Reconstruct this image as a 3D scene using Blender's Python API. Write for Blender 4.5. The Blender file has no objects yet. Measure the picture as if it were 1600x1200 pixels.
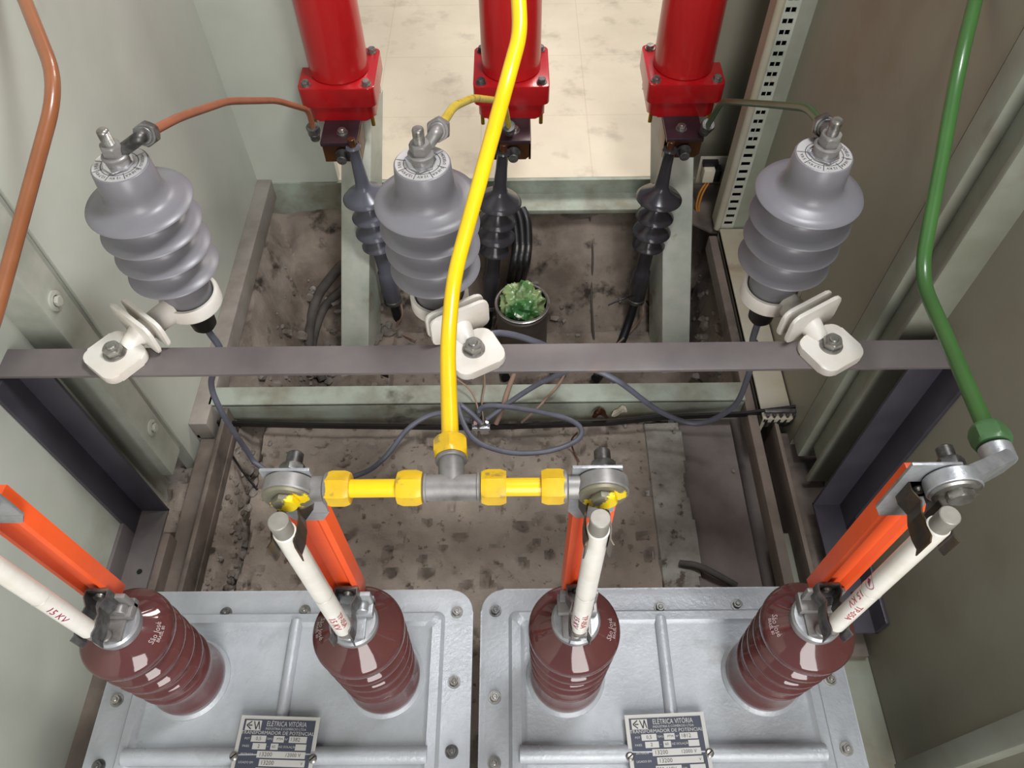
import bpy, bmesh, math, random
from mathutils import Vector, Matrix, noise
random.seed(7)
PI = math.pi
S = 1.25                      # plan units -> metres
ZC = 1.05                     # camera height above the concrete in plan units
sc = bpy.context.scene
COL = sc.collection
V = Vector

# ------------------------------------------------------------------ camera
PITCH, YAW, ROLL, FPX = 0.9572075, -0.0108365, -0.0187938, 1193.11
fw = V((math.sin(YAW)*math.cos(PITCH), math.cos(YAW)*math.cos(PITCH), -math.sin(PITCH)))
rt = V((math.cos(YAW), -math.sin(YAW), 0)); up = rt.cross(fw)
r1 = rt*math.cos(ROLL)+up*math.sin(ROLL); u1 = up*math.cos(ROLL)-rt*math.sin(ROLL)
cam = bpy.data.cameras.new('camera'); co = bpy.data.objects.new('camera', cam); COL.objects.link(co)
co.matrix_world = Matrix(((r1.x, u1.x, -fw.x, 0), (r1.y, u1.y, -fw.y, 0), (r1.z, u1.z, -fw.z, ZC*S), (0, 0, 0, 1)))
cam.sensor_width = 36; cam.sensor_fit = 'HORIZONTAL'; cam.lens = FPX*36/1600; cam.clip_start = 0.01
sc.camera = co

def ray(u, v): return fw+r1*((u-800)/FPX)-u1*((v-600)/FPX)
def at_z(u, v, z): d = ray(u, v); return d*(z/d.z)
def at_y(u, v, y): d = ray(u, v); return d*(y/d.y)
def at_x(u, v, x): d = ray(u, v); return d*(x/d.x)
def at_d(u, v, d): return ray(u, v)*d
def W(p): return V((p[0]*S, p[1]*S, (p[2]+ZC)*S))

# ------------------------------------------------------------------ world, lights, exposure
sc.view_settings.view_transform = 'Standard'; sc.view_settings.look = 'None'
sc.view_settings.gamma = 1; sc.view_settings.use_curve_mapping = False
sc.view_settings.exposure = 0.0
wd = bpy.data.worlds.new('world'); sc.world = wd; wd.use_nodes = True
wd.node_tree.nodes['Background'].inputs[0].default_value = (0.80, 0.86, 1.0, 1)
wd.node_tree.nodes['Background'].inputs[1].default_value = 0.29

def area(name, loc, target, sx, sy, power, color, spread=180):
    l = bpy.data.lights.new(name, 'AREA'); l.shape = 'RECTANGLE'; l.size = sx*S; l.size_y = sy*S
    l.energy = power; l.color = color; l.spread = math.radians(spread)
    o = bpy.data.objects.new(name, l); COL.objects.link(o)
    o.location = W(loc); o.rotation_euler = (W(target)-W(loc)).to_track_quat('-Z', 'Y').to_euler()
    return o
area('doorway_daylight', (0.30, -1.15, 0.02), (-0.05, 0.35, -0.55), 0.75, 1.65, 52, (1.0, 0.985, 0.96))
area('room_lamp_behind', (0.75, 2.3, 0.9), (0.0, 1.6, -1.0), 1.0, 0.6, 68, (1.0, 0.955, 0.88))
area('lamp_overhead', (0.36, 0.55, 0.70), (-0.42, 0.75, -0.6), 0.28, 0.28, 14, (0.97, 0.98, 1.0), 130)

# ------------------------------------------------------------------ materials
def srgb(c):
    return tuple(((x/255)/12.92 if x/255 <= 0.04045 else ((x/255+0.055)/1.055)**2.4) for x in c)
def mat(name, c1, rough=0.5, metal=0.0, c2=None, scale=6.0, lo=0.4, hi=0.65, bump=0.0, bscale=60.0, coat=0.0,
        spots=None, sscale=30.0, sthr=0.30, c3=None, scale3=2.0, lo3=0.5, hi3=0.6, stretch=None, rvar=0.0, detail=6):
    m = bpy.data.materials.new(name); m.use_nodes = True
    nt = m.node_tree; N = nt.nodes; L = nt.links; b = N['Principled BSDF']
    b.inputs['Roughness'].default_value = rough; b.inputs['Metallic'].default_value = metal
    b.inputs['Coat Weight'].default_value = coat; b.inputs['Coat Roughness'].default_value = 0.05
    tc = N.new('ShaderNodeTexCoord'); vec = tc.outputs['Object']
    if stretch:
        mp = N.new('ShaderNodeMapping'); mp.inputs['Scale'].default_value = stretch
        L.new(vec, mp.inputs['Vector']); vec = mp.outputs[0]
    def nz(s, d=detail, r=0.6):
        n = N.new('ShaderNodeTexNoise'); n.inputs['Scale'].default_value = s; n.inputs['Detail'].default_value = d
        n.inputs['Roughness'].default_value = r; L.new(vec, n.inputs['Vector']); return n.outputs['Fac']
    def ramp(f, a, c):
        r = N.new('ShaderNodeMapRange'); r.inputs['From Min'].default_value = a; r.inputs['From Max'].default_value = c
        L.new(f, r.inputs['Value']); return r.outputs[0]
    def mix(f, a, c):
        x = N.new('ShaderNodeMix'); x.data_type = 'RGBA'; L.new(f, x.inputs['Factor'])
        for s, val in ((x.inputs[6], a), (x.inputs[7], c)):
            if isinstance(val, tuple): s.default_value = (*val, 1)
            else: L.new(val, s)
        return x.outputs[2]
    cur = srgb(c1)
    if c2: cur = mix(ramp(nz(scale), lo, hi), cur, srgb(c2))
    if c3: cur = mix(ramp(nz(scale3, 5), lo3, hi3), cur, srgb(c3))
    if spots:
        vo = N.new('ShaderNodeTexVoronoi'); vo.inputs['Scale'].default_value = sscale; L.new(vec, vo.inputs['Vector'])
        ad = N.new('ShaderNodeMath'); ad.operation = 'ADD'; L.new(vo.outputs['Distance'], ad.inputs[0])
        ml = N.new('ShaderNodeMath'); ml.operation = 'MULTIPLY'; ml.inputs[1].default_value = 0.5
        L.new(nz(sscale*0.35, 2), ml.inputs[0]); L.new(ml.outputs[0], ad.inputs[1])
        cur = mix(ramp(ad.outputs[0], sthr, sthr-0.05), cur, srgb(spots))
    if isinstance(cur, tuple): b.inputs['Base Color'].default_value = (*cur, 1)
    else: L.new(cur, b.inputs['Base Color'])
    if rvar:
        r = ramp(nz(scale*1.7), 0.3, 0.7)
        q = N.new('ShaderNodeMapRange'); L.new(r, q.inputs['Value'])
        q.inputs['To Min'].default_value = max(0.02, rough-rvar); q.inputs['To Max'].default_value = min(1, rough+rvar)
        L.new(q.outputs[0], b.inputs['Roughness'])
    if bump:
        bp = N.new('ShaderNodeBump'); bp.inputs['Strength'].default_value = bump; bp.inputs['Distance'].default_value = 0.004
        L.new(nz(bscale, 8, 0.65), bp.inputs['Height']); L.new(bp.outputs[0], b.inputs['Normal'])
    return m

M = {}
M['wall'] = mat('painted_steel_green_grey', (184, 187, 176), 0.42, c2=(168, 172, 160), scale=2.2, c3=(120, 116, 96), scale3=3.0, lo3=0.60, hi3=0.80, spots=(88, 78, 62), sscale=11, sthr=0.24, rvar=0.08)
M['wall_shaded'] = mat('painted_steel_shaded_side', (142, 139, 122), 0.45, c2=(132, 128, 110), scale=2.0, c3=(108, 92, 78), scale3=2.0, lo3=0.5, hi3=0.85, spots=(72, 64, 52), sscale=12, sthr=0.22, rvar=0.08)  # right-hand wall steel; its shade is put into the darker base colour
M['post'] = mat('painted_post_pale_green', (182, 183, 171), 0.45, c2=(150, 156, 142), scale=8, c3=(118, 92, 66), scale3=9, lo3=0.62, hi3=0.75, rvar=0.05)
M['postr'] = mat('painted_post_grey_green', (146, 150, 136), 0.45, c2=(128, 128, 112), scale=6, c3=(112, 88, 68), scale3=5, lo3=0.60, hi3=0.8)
M['frame_cream'] = mat('dusty_cream_paint', (170, 166, 150), 0.6, c2=(162, 152, 130), scale=7, c3=(96, 80, 62), scale3=6, lo3=0.62, hi3=0.78)
M['sill'] = mat('green_paint_rust_dust', (152, 160, 148), 0.6, c2=(118, 116, 100), scale=9, c3=(58, 48, 38), scale3=5, lo3=0.58, hi3=0.66, bump=0.2)
M['dusty_beam'] = mat('dusty_grey_beam', (150, 143, 134), 0.7, c2=(124, 116, 108), scale=9, c3=(96, 84, 74), scale3=6, lo3=0.6, hi3=0.75)
M['dusty'] = mat('dusty_brown_steel', (120, 108, 98), 0.7, c2=(96, 86, 78), scale=9, c3=(62, 54, 48), scale3=6, lo3=0.55, hi3=0.7, bump=0.2)
M['bar'] = mat('grey_primer_steel', (110, 103, 101), 0.42, c2=(94, 88, 88), scale=7, c3=(112, 98, 92), scale3=14, lo3=0.6, hi3=0.75, spots=(180, 172, 160), sscale=26, sthr=0.13, rvar=0.08)
M['darkframe'] = mat('dark_slate_primer', (66, 63, 72), 0.42, c2=(54, 51, 58), scale=8, spots=(150, 145, 140), sscale=24, sthr=0.12)
M['beige'] = None
M['concrete'] = mat('rough_grey_concrete', (154, 142, 130), 0.95, c2=(124, 113, 102), scale=9, lo=0.35, hi=0.7, c3=(92, 80, 69), scale3=60, lo3=0.60, hi3=0.68, bump=1.0, bscale=50, spots=(88, 78, 68), sscale=80, sthr=0.17)
M['conc_smooth'] = mat('smooth_grey_screed', (124, 114, 108), 0.9, c2=(106, 97, 92), scale=10, bump=0.3, bscale=80)
M['conc_light'] = mat('pale_mortar_strip', (160, 156, 148), 0.95, c2=(126, 118, 108), scale=16, c3=(88, 78, 68), scale3=40, lo3=0.58, hi3=0.66, bump=0.6, bscale=60)
M['dirt'] = mat('dusty_trench_floor', (146, 134, 122), 1.0, c2=(104, 92, 82), scale=7, lo=0.38, hi=0.62, c3=(58, 49, 42), scale3=18, lo3=0.56, hi3=0.70, bump=1.0, bscale=40)
M['rubble'] = mat('pale_rubble', (142, 134, 126), 0.95, c2=(92, 82, 72), scale=20, bump=0.8, bscale=60)
M['red'] = mat('red_enamel', (180, 28, 30), 0.28, c2=(160, 20, 24), scale=6, coat=0.3, c3=(120, 10, 14), scale3=9, lo3=0.62, hi3=0.8)
M['red_flange'] = mat('red_enamel_chipped', (172, 18, 24), 0.3, c2=(150, 14, 20), scale=9, coat=0.3, spots=(60, 14, 18), sscale=34, sthr=0.16)
M['zinc'] = mat('zinc_steel', (165, 163, 158), 0.36, 0.85, c2=(120, 116, 110), scale=60)
M['zinc_dark'] = mat('weathered_steel', (122, 122, 120), 0.42, 0.75, c2=(70, 68, 66), scale=50)
M['alu'] = mat('cast_aluminium', (176, 178, 180), 0.4, 0.55, c2=(148, 150, 152), scale=40, bump=0.15, bscale=120)
M['ferrule'] = mat('dull_ferrule_metal', (150, 145, 136), 0.5, 0.35, c2=(132, 127, 118), scale=40)
M['alu_dull'] = mat('grey_painted_metal', (140, 137, 134), 0.42, 0.35, c2=(108, 106, 104), scale=30, c3=(90, 84, 74), scale3=24, lo3=0.6, hi3=0.7)
M['lid'] = mat('silver_grey_paint', (176, 180, 184), 0.34, 0.15, c2=(162, 166, 170), scale=12, c3=(108, 103, 93), scale3=9, lo3=0.58, hi3=0.82, bump=0.25, bscale=150, rvar=0.08, spots=(120, 120, 122), sscale=26, sthr=0.12)
M['tank'] = mat('grey_tank_paint', (130, 134, 134), 0.5, c2=(104, 104, 100), scale=8)
M['porcelain'] = mat('brown_glazed_porcelain', (92, 54, 52), 0.07, c2=(84, 47, 46), scale=8, coat=0.3)
M['white_print'] = mat('white_print', (176, 158, 156), 0.6)
M['magenta_print'] = mat('magenta_ink', (150, 30, 84), 0.6)
M['red_print'] = mat('red_ink', (178, 60, 66), 0.6)
M['dark_print'] = mat('dark_ink', (62, 60, 64), 0.6)
M['orange'] = mat('orange_fibreglass', (238, 92, 40), 0.4, c2=(226, 80, 34), scale=10)
M['fuse'] = mat('white_ceramic_tube', (232, 228, 220), 0.3, c2=(216, 210, 196), scale=20, coat=0.2)
M['blackclip'] = mat('dark_spring_steel', (58, 50, 44), 0.35, 0.5, c2=(88, 70, 44), scale=60)
M['hole'] = mat('black_void', (12, 11, 11), 0.9)
M['yellow'] = mat('yellow_enamel', (240, 198, 16), 0.3, c2=(230, 184, 12), scale=9, coat=0.2, spots=(120, 98, 30), sscale=55, sthr=0.10)
M['yellow_worn'] = mat('worn_yellow_enamel', (218, 178, 26), 0.35, c2=(200, 160, 30), scale=30, c3=(150, 128, 60), scale3=60, lo3=0.6, hi3=0.68)
M['yellow_old'] = mat('scratched_yellow', (206, 180, 40), 0.4, c2=(180, 156, 40), scale=30, c3=(104, 92, 50), scale3=70, lo3=0.58, hi3=0.64)
M['yellow_grey'] = mat('grey_metal_with_yellow_overspray', (120, 116, 98), 0.42, 0.3, c2=(104, 98, 84), scale=30, c3=(236, 206, 24), scale3=22, lo3=0.56, hi3=0.58)
M['brown'] = mat('brown_enamel', (140, 88, 56), 0.3, c2=(126, 76, 46), scale=8, coat=0.3)
M['brown_thin'] = mat('brown_enamel_dusty', (150, 88, 60), 0.45, c2=(130, 76, 50), scale=20)
M['green'] = mat('green_enamel', (62, 104, 50), 0.32, c2=(54, 92, 44), scale=8, coat=0.2)
M['green_dark'] = mat('dark_green_enamel', (50, 80, 48), 0.35, c2=(70, 90, 66), scale=14)
M['green_nut'] = mat('green_nut_enamel', (74, 112, 70), 0.4, c2=(66, 100, 60), scale=30)
M['silicone'] = mat('grey_silicone_rubber', (116, 115, 119), 0.36, c2=(110, 108, 112), scale=10)
M['white_plastic'] = mat('white_moulded_plastic', (220, 216, 208), 0.4, c2=(208, 200, 188), scale=14, rvar=0.05)
M['label_grey'] = mat('pale_grey_label', (188, 186, 184), 0.4, 0.3)
M['foil'] = mat('bright_foil', (215, 215, 220), 0.15, 0.9)
M['black'] = mat('black_rubber', (22, 21, 23), 0.4)
M['black_shiny'] = mat('black_shrink_tube', (56, 54, 58), 0.20, c2=(50, 48, 52), scale=20)
M['bluegrey_shed'] = mat('blue_grey_shrink_tube', (90, 91, 102), 0.26, c2=(84, 84, 94), scale=20)
M['cable_grey'] = mat('grey_cable_sheath', (96, 98, 110), 0.42, c2=(84, 84, 94), scale=20)
M['cable_dusty'] = mat('dusty_cable', (84, 78, 72), 0.8, c2=(66, 60, 56), scale=20)
M['copper_brown'] = mat('oxidised_copper_bar', (78, 48, 30), 0.35, 0.5, c2=(98, 62, 30), scale=20)
M['purple_plate'] = mat('purple_brown_plate', (62, 44, 50), 0.32, 0.4, c2=(52, 38, 42), scale=20)
M['brass'] = mat('brass', (190, 150, 70), 0.3, 0.9)
M['plate_blue'] = mat('blue_black_nameplate', (62, 66, 80), 0.6, 0.0)
M['plate_silver'] = mat('silver_nameplate', (188, 187, 182), 0.55, 0.1, c2=(186, 184, 178), scale=40)
M['can'] = mat('dull_grey_can', (96, 88, 82), 0.5, 0.3, c2=(80, 72, 66), scale=14)
M['bag_green'] = mat('green_plastic_wrap', (60, 112, 60), 0.25, c2=(150, 160, 112), scale=9, lo=0.44, hi=0.60, c3=(225, 228, 214), scale3=24, lo3=0.62, hi3=0.66)
M['cream_box'] = mat('cream_plastic', (206, 198, 178), 0.5)
M['orange_wire'] = mat('orange_wire', (196, 128, 52), 0.5)
M['wire_tan'] = mat('tan_cloth_wire', (140, 116, 100), 0.8)

def floor_mat():
    m = mat('beige_screed_tiles', (214, 202, 180), 0.62, c2=(196, 184, 162), scale=3.5, lo=0.35, hi=0.7, c3=(160, 148, 130), scale3=9, lo3=0.54, hi3=0.78, spots=(150, 136, 116), sscale=20, sthr=0.14)
    nt = m.node_tree; N = nt.nodes; L = nt.links; b = N['Principled BSDF']
    src = b.inputs['Base Color'].links[0].from_socket
    tc = N.new('ShaderNodeTexCoord')
    br = N.new('ShaderNodeTexBrick'); br.offset = 0.0
    mp = N.new('ShaderNodeMapping'); mp.inputs['Location'].default_value = (0.085, 0.03, 0)
    L.new(tc.outputs['Object'], mp.inputs['Vector']); L.new(mp.outputs[0], br.inputs['Vector'])
    br.inputs['Scale'].default_value = 1.0; br.inputs['Brick Width'].default_value = 0.275*S/1.25
    br.inputs['Row Height'].default_value = 0.275; br.inputs['Mortar Size'].default_value = 0.0016
    br.inputs['Color1'].default_value = (1, 1, 1, 1); br.inputs['Color2'].default_value = (1, 1, 1, 1)
    br.inputs['Mortar'].default_value = (0.90, 0.88, 0.85, 1)
    x = N.new('ShaderNodeMix'); x.data_type = 'RGBA'; x.blend_type = 'MULTIPLY'; x.inputs['Factor'].default_value = 1
    L.new(src, x.inputs[6]); L.new(br.outputs['Color'], x.inputs[7]); L.new(x.outputs[2], b.inputs['Base Color'])
    return m
M['beige'] = floor_mat()

# ------------------------------------------------------------------ objects
ORG = {}
def tag(o, label=None, cat=None, group=None, kind=None):
    if label: o['label'] = label
    if cat: o['category'] = cat
    if group: o['group'] = group
    if kind: o['kind'] = kind
    return o
def thing(name, loc, label, cat, group=None):
    o = bpy.data.objects.new(name, None); COL.objects.link(o); o.location = W(loc)
    o.empty_display_size = 0.02; ORG[o.name] = V(loc)
    return tag(o, label, cat, group)
def obj(name, bm, m, parent=None, org=None, label=None, cat=None, group=None, kind=None, sharp=32, smooth=True):
    if parent is not None: org = ORG[parent.name]
    elif org is None:
        lo = [min(v.co[i] for v in bm.verts) for i in range(3)]; hi = [max(v.co[i] for v in bm.verts) for i in range(3)]
        org = V(((lo[0]+hi[0])/2, (lo[1]+hi[1])/2, lo[2]))
    org = V(org)
    for v in bm.verts: v.co = (v.co-org)*S
    bmesh.ops.recalc_face_normals(bm, faces=bm.faces)
    me = bpy.data.meshes.new(name); bm.to_mesh(me); bm.free()
    if smooth:
        me.polygons.foreach_set('use_smooth', [True]*len(me.polygons)); me.set_sharp_from_angle(angle=math.radians(sharp))
    me.materials.append(m if not isinstance(m, str) else M[m])
    o = bpy.data.objects.new(name, me); COL.objects.link(o)
    if parent is not None: o.parent = parent
    else: o.location = W(org)
    ORG[o.name] = org
    return tag(o, label, cat, group, kind)
def B(): return bmesh.new()

def box(bm, x0, x1, y0, y1, z0, z1, bev=0.0, seg=2, mtx=None):
    r = bmesh.ops.create_cube(bm, size=1.0); vs = r['verts']
    for v in vs: v.co = V((x0+(v.co.x+.5)*(x1-x0), y0+(v.co.y+.5)*(y1-y0), z0+(v.co.z+.5)*(z1-z0)))
    if bev:
        es = list({e for v in vs for e in v.link_edges})
        g = bmesh.ops.bevel(bm, geom=es, offset=bev, segments=seg, profile=0.6, affect='EDGES')
        vs = list({v for f in g['faces'] for v in f.verts} | {v for v in vs if v.is_valid})
    if mtx is not None: bmesh.ops.transform(bm, matrix=mtx, verts=vs)
    return bm
def frame(axis, hint=None):
    n = V(axis).normalized()
    h = V(hint) if hint is not None else (V((0, 0, 1)) if abs(n.z) < 0.9 else V((1, 0, 0)))
    u = (h-n*h.dot(n)).normalized(); return u, n.cross(u), n
def lathe(bm, prof, O, axis=(0, 0, 1), seg=40, hint=None):
    u, w, n = frame(axis, hint); O = V(O); rings = []
    for r, t in prof:
        if r <= 1e-7: rings.append([bm.verts.new(O+n*t)])
        else: rings.append([bm.verts.new(O+n*t+(u*math.cos(2*PI*k/seg)+w*math.sin(2*PI*k/seg))*r) for k in range(seg)])
    for a, b in zip(rings, rings[1:]):
        for k in range(seg):
            j = (k+1) % seg
            if len(a) == 1 and len(b) > 1: bm.faces.new((a[0], b[j], b[k]))
            elif len(b) == 1 and len(a) > 1: bm.faces.new((a[k], a[j], b[0]))
            elif len(a) > 1: bm.faces.new((a[k], a[j], b[j], b[k]))
    return bm
def cyl(bm, a, b, r, seg=28, bev=0.0):
    a = V(a); b = V(b); L = (b-a).length; e = min(bev, r*.5, L*.4)
    p = [(0, 0), (r-e, 0), (r, e), (r, L-e), (r-e, L), (0, L)] if e else [(0, 0), (r, 0), (r, L), (0, L)]
    return lathe(bm, p, a, b-a, seg)
def hexa(bm, O, axis, r, h, hint=None, rot=0.0, bore=0.0):
    """hexagonal nut or head: six flats with chamfered ends"""
    u, w, n = frame(axis, hint); O = V(O)
    def ring(rr, t, rnd):
        out = []
        for k in range(24):
            a = 2*PI*k/24+rot; s = (a-rot) % (PI/3)-PI/6
            hexr = rr*math.cos(PI/6)/math.cos(s)
            out.append(bm.verts.new(O+n*t+(u*math.cos(a)+w*math.sin(a))*min(hexr, rnd)))
        return out
    c = h*0.13
    R = [ring(r*.96, 0, r*.88), ring(r, c, r*.955), ring(r, c*1.9, r*2), ring(r, h-c*1.9, r*2), ring(r, h-c, r*.955), ring(r*.96, h, r*.88)]
    for a, b in zip(R, R[1:]):
        for k in range(24): bm.faces.new((a[k], a[(k+1) % 24], b[(k+1) % 24], b[k]))
    bm.faces.new(R[0][::-1]); bm.faces.new(R[-1])
    return bm
def fillet(pts, rad, n=8):
    pts = [V(p) for p in pts]; out = [pts[0]]
    for i in range(1, len(pts)-1):
        a, b, c = pts[i-1], pts[i], pts[i+1]
        r = rad[i-1] if isinstance(rad, (list, tuple)) else rad
        d1 = (a-b); d2 = (c-b); l = min(r, d1.length*.48, d2.length*.48)
        p, q = b+d1.normalized()*l, b+d2.normalized()*l
        for k in range(n+1):
            t = k/n; out.append(p*(1-t)**2+b*2*t*(1-t)+q*t*t)
    out.append(pts[-1]); return out
def catmull(pts, n=8):
    P = [V(p) for p in pts]; P = [P[0]*2-P[1]]+P+[P[-1]*2-P[-2]]; out = []
    for i in range(1, len(P)-2):
        for k in range(n):
            t = k/n; a, b, c, d = P[i-1:i+3]
            out.append(0.5*((2*b)+(c-a)*t+(2*a-5*b+4*c-d)*t*t+(3*b-a-3*c+d)*t*t*t))
    out.append(P[-2]); return out
def sweep(bm, path, r, seg=18, cap=True):
    path = [V(p) for p in path]; T = []
    for i in range(len(path)):
        a = path[max(i-1, 0)]; b = path[min(i+1, len(path)-1)]; T.append((b-a).normalized())
    u, w, n = frame(T[0]); rings = []
    for i, p in enumerate(path):
        u = (u-T[i]*u.dot(T[i])).normalized(); w = T[i].cross(u)
        rr = r[i] if isinstance(r, (list, tuple)) else r
        rings.append([bm.verts.new(p+(u*math.cos(2*PI*k/seg)+w*math.sin(2*PI*k/seg))*rr) for k in range(seg)])
    for a, b in zip(rings, rings[1:]):
        for k in range(seg): bm.faces.new((a[k], a[(k+1) % seg], b[(k+1) % seg], b[k]))
    if cap: bm.faces.new(rings[0][::-1]); bm.faces.new(rings[-1])
    return bm
def tube(bm, pts, r, rad=0.03, seg=20): return sweep(bm, fillet(pts, rad), r, seg)
def cable(bm, pts, r, seg=12): return sweep(bm, catmull(pts), r, seg)
def prism(bm, poly, O, U, Wv, h, bev=0.0):
    """poly in (u, w) extruded along U x Wv by h"""
    O = V(O); U = V(U).normalized(); Wv = V(Wv).normalized(); n = U.cross(Wv)
    a = [bm.verts.new(O+U*x+Wv*y) for x, y in poly]; b = [bm.verts.new(O+U*x+Wv*y+n*h) for x, y in poly]
    f1 = bm.faces.new(a[::-1]); f2 = bm.faces.new(b)
    for k in range(len(a)):
        j = (k+1) % len(a); bm.faces.new((a[k], a[j], b[j], b[k]))
    if bev:
        es = list({e for f in (f1, f2) for e in f.edges})
        bmesh.ops.bevel(bm, geom=es, offset=bev, segments=2, profile=0.6, affect='EDGES')
    return bm
def rrect(x0, x1, y0, y1, r, n=5):
    out = []
    for cx, cy, a0 in ((x1-r, y1-r, 0), (x0+r, y1-r, 90), (x0+r, y0+r, 180), (x1-r, y0+r, 270)):
        for k in range(n+1):
            a = math.radians(a0+90*k/n); out.append((cx+r*math.cos(a), cy+r*math.sin(a)))
    return out
def text_bm(s, size, f, align='CENTER', sx=1.0, bold=0.0, wrap=False):
    """letters as a thin mesh; f maps (x, y) on the line of text to a point"""
    cu = bpy.data.curves.new('t', 'FONT'); cu.body = s; cu.size = size; cu.align_x = align; cu.align_y = 'CENTER'
    cu.resolution_u = 2; cu.offset = bold
    o = bpy.data.objects.new('t', cu); COL.objects.link(o); bpy.context.view_layer.update()
    me = bpy.data.meshes.new_from_object(o); bm = B(); bm.from_mesh(me)
    bpy.data.objects.remove(o); bpy.data.curves.remove(cu); bpy.data.meshes.remove(me)
    if wrap:
        for k in range(-6, 7): bmesh.ops.bisect_plane(bm, geom=list(bm.verts)+list(bm.edges)+list(bm.faces), plane_co=(0, k*size*.12, 0), plane_no=(0, 1, 0))
    for v in bm.verts: v.co = V(f(v.co.x*sx, v.co.y))
    return bm
def join(bm, other):
    me = bpy.data.meshes.new('j'); other.to_mesh(me); other.free(); bm.from_mesh(me); bpy.data.meshes.remove(me); return bm

# ================================================================== SETTING
FL = -0.985                                   # top of the room floor behind the cubicle
bm = B(); box(bm, -3, 3, 1.185, 6.5, FL-0.06, FL)
obj('floor', bm, 'beige', org=(0, 1.185, FL), kind='structure')

def grid(x0, x1, y0, y1, nx, ny, zf):
    bm = B(); g = [[bm.verts.new((x0+(x1-x0)*i/nx, y0+(y1-y0)*j/ny, zf(x0+(x1-x0)*i/nx, y0+(y1-y0)*j/ny))) for j in range(ny+1)] for i in range(nx+1)]
    for i in range(nx):
        for j in range(ny): bm.faces.new((g[i][j], g[i+1][j], g[i+1][j+1], g[i][j+1]))
    return bm
def nf(x, y, s, seed=0): return noise.noise(V((x*s, y*s, seed)))
def zconc(x, y):
    z = -1.05+0.004*nf(x, y, 9)+0.004*nf(x, y, 34, 3)+0.0015*nf(x, y, 90, 6)
    p = nf(x, y, 55, 9)
    if p > 0.22: z -= (p-0.22)*0.030
    e = -0.425+0.016*nf(0, y, 8, 4)              # broken crack along the left side
    w_ = 0.020+0.010*nf(3, y, 14, 4); k_ = max(0, 1-abs(x-e)/w_)
    if k_ > 0: z -= 0.030*min(1, k_*1.8)-0.010*nf(x, y, 45, 5)
    return z
obj('ground', grid(-0.56, 0.245, -0.35, 0.70, 190, 220, zconc), 'concrete', org=(0, 0.4, -1.05), kind='structure')
def zstrip(x, y): return -1.044+0.003*nf(x, y, 26)+0.002*nf(x, y, 70, 2)-(0.012 if x < 0.205 or x > 0.262+0.01*nf(x, y, 12) else 0)
obj('ground_mortar_strip', grid(0.195, 0.275, -0.35, 0.655, 24, 220, zstrip), 'conc_light', org=(0.2, 0.4, -1.05), kind='structure')
obj('ground_screed', grid(0.255, 0.50, -0.35, 0.70, 30, 90, lambda x, y: -1.053+0.0008*nf(x, y, 30)-(0.05 if x > 0.352 else 0)), 'conc_smooth', org=(0.3, 0.4, -1.05), kind='structure')
def ztrench(x, y):
    z = -1.245+0.012*nf(x, y, 6)+0.006*nf(x, y, 22, 2)+0.004*nf(x, y, 60, 3)
    rise = max((y-1.01)/0.15, (-0.40-x)/0.08, (x-0.33)/0.07, 0); rise = min(1, rise+0.15*nf(x, y, 12, 8)*(rise > 0))
    z += 0.185*rise
    if x < -0.25: z += 0.02*(0.5+nf(x, y, 14, 7))
    return z
obj('ground_trench', grid(-0.56, 0.50, 0.655, 1.20, 200, 110, ztrench), 'dirt', org=(0, 0.9, -1.25), kind='structure')
# rubble: crumbs nobody could count
bm = B()
def crumb(bm, p, r):
    g = bmesh.ops.create_icosphere(bm, subdivisions=1, radius=r)
    sx, sy, sz = random.uniform(.7, 1.4), random.uniform(.7, 1.4), random.uniform(.5, .9)
    sd = random.random()*99
    for v in g['verts']:
        k = 1+0.35*noise.noise(v.co*(1.2/r)+V((sd, 0, 0)))
        v.co = V((v.co.x*sx*k, v.co.y*sy*k, v.co.z*sz*k))+V(p)
for i in range(420):
    t = random.random()
    if t < 0.5: x, y = random.uniform(-0.46, -0.24), random.uniform(0.70, 1.08)
    elif t < 0.75: x, y = random.gauss(0.36, 0.03), random.gauss(0.93, 0.07)
    else: x, y = random.uniform(-0.22, 0.28), random.uniform(0.70, 1.08)
    y = min(max(y, 0.70), 1.09)
    if math.hypot(x-.0115, y-.945) < .062 or abs(abs(x+.005)-.325) < .035 and y > .86: continue
    r = random.choice((.003, .004, .005, .006, .009, .012)) * (1 if t < .75 else .6)
    crumb(bm, (x, y, ztrench(x, y)+r*.2), r)
for i in range(130):
    y = random.uniform(0.33, 0.64); x = -0.425+0.016*nf(0, y, 8, 4)+random.gauss(0, 0.012); r = random.choice((.002, .003, .004, .007))
    crumb(bm, (x, y, zconc(x, y)+r*.3), r)
for i in range(60):
    x, y = random.uniform(-0.3, 0.2), random.uniform(0.58, 0.65); r = random.choice((.001, .002, .003))
    crumb(bm, (x, y, zconc(x, y)+r*.3), r)
obj('rubble', bm, 'rubble', org=(-0.3, 0.9, -1.25), label='loose grey rubble and crumbs strewn over the dusty trench floor', cat='rubble', kind='stuff')

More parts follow.
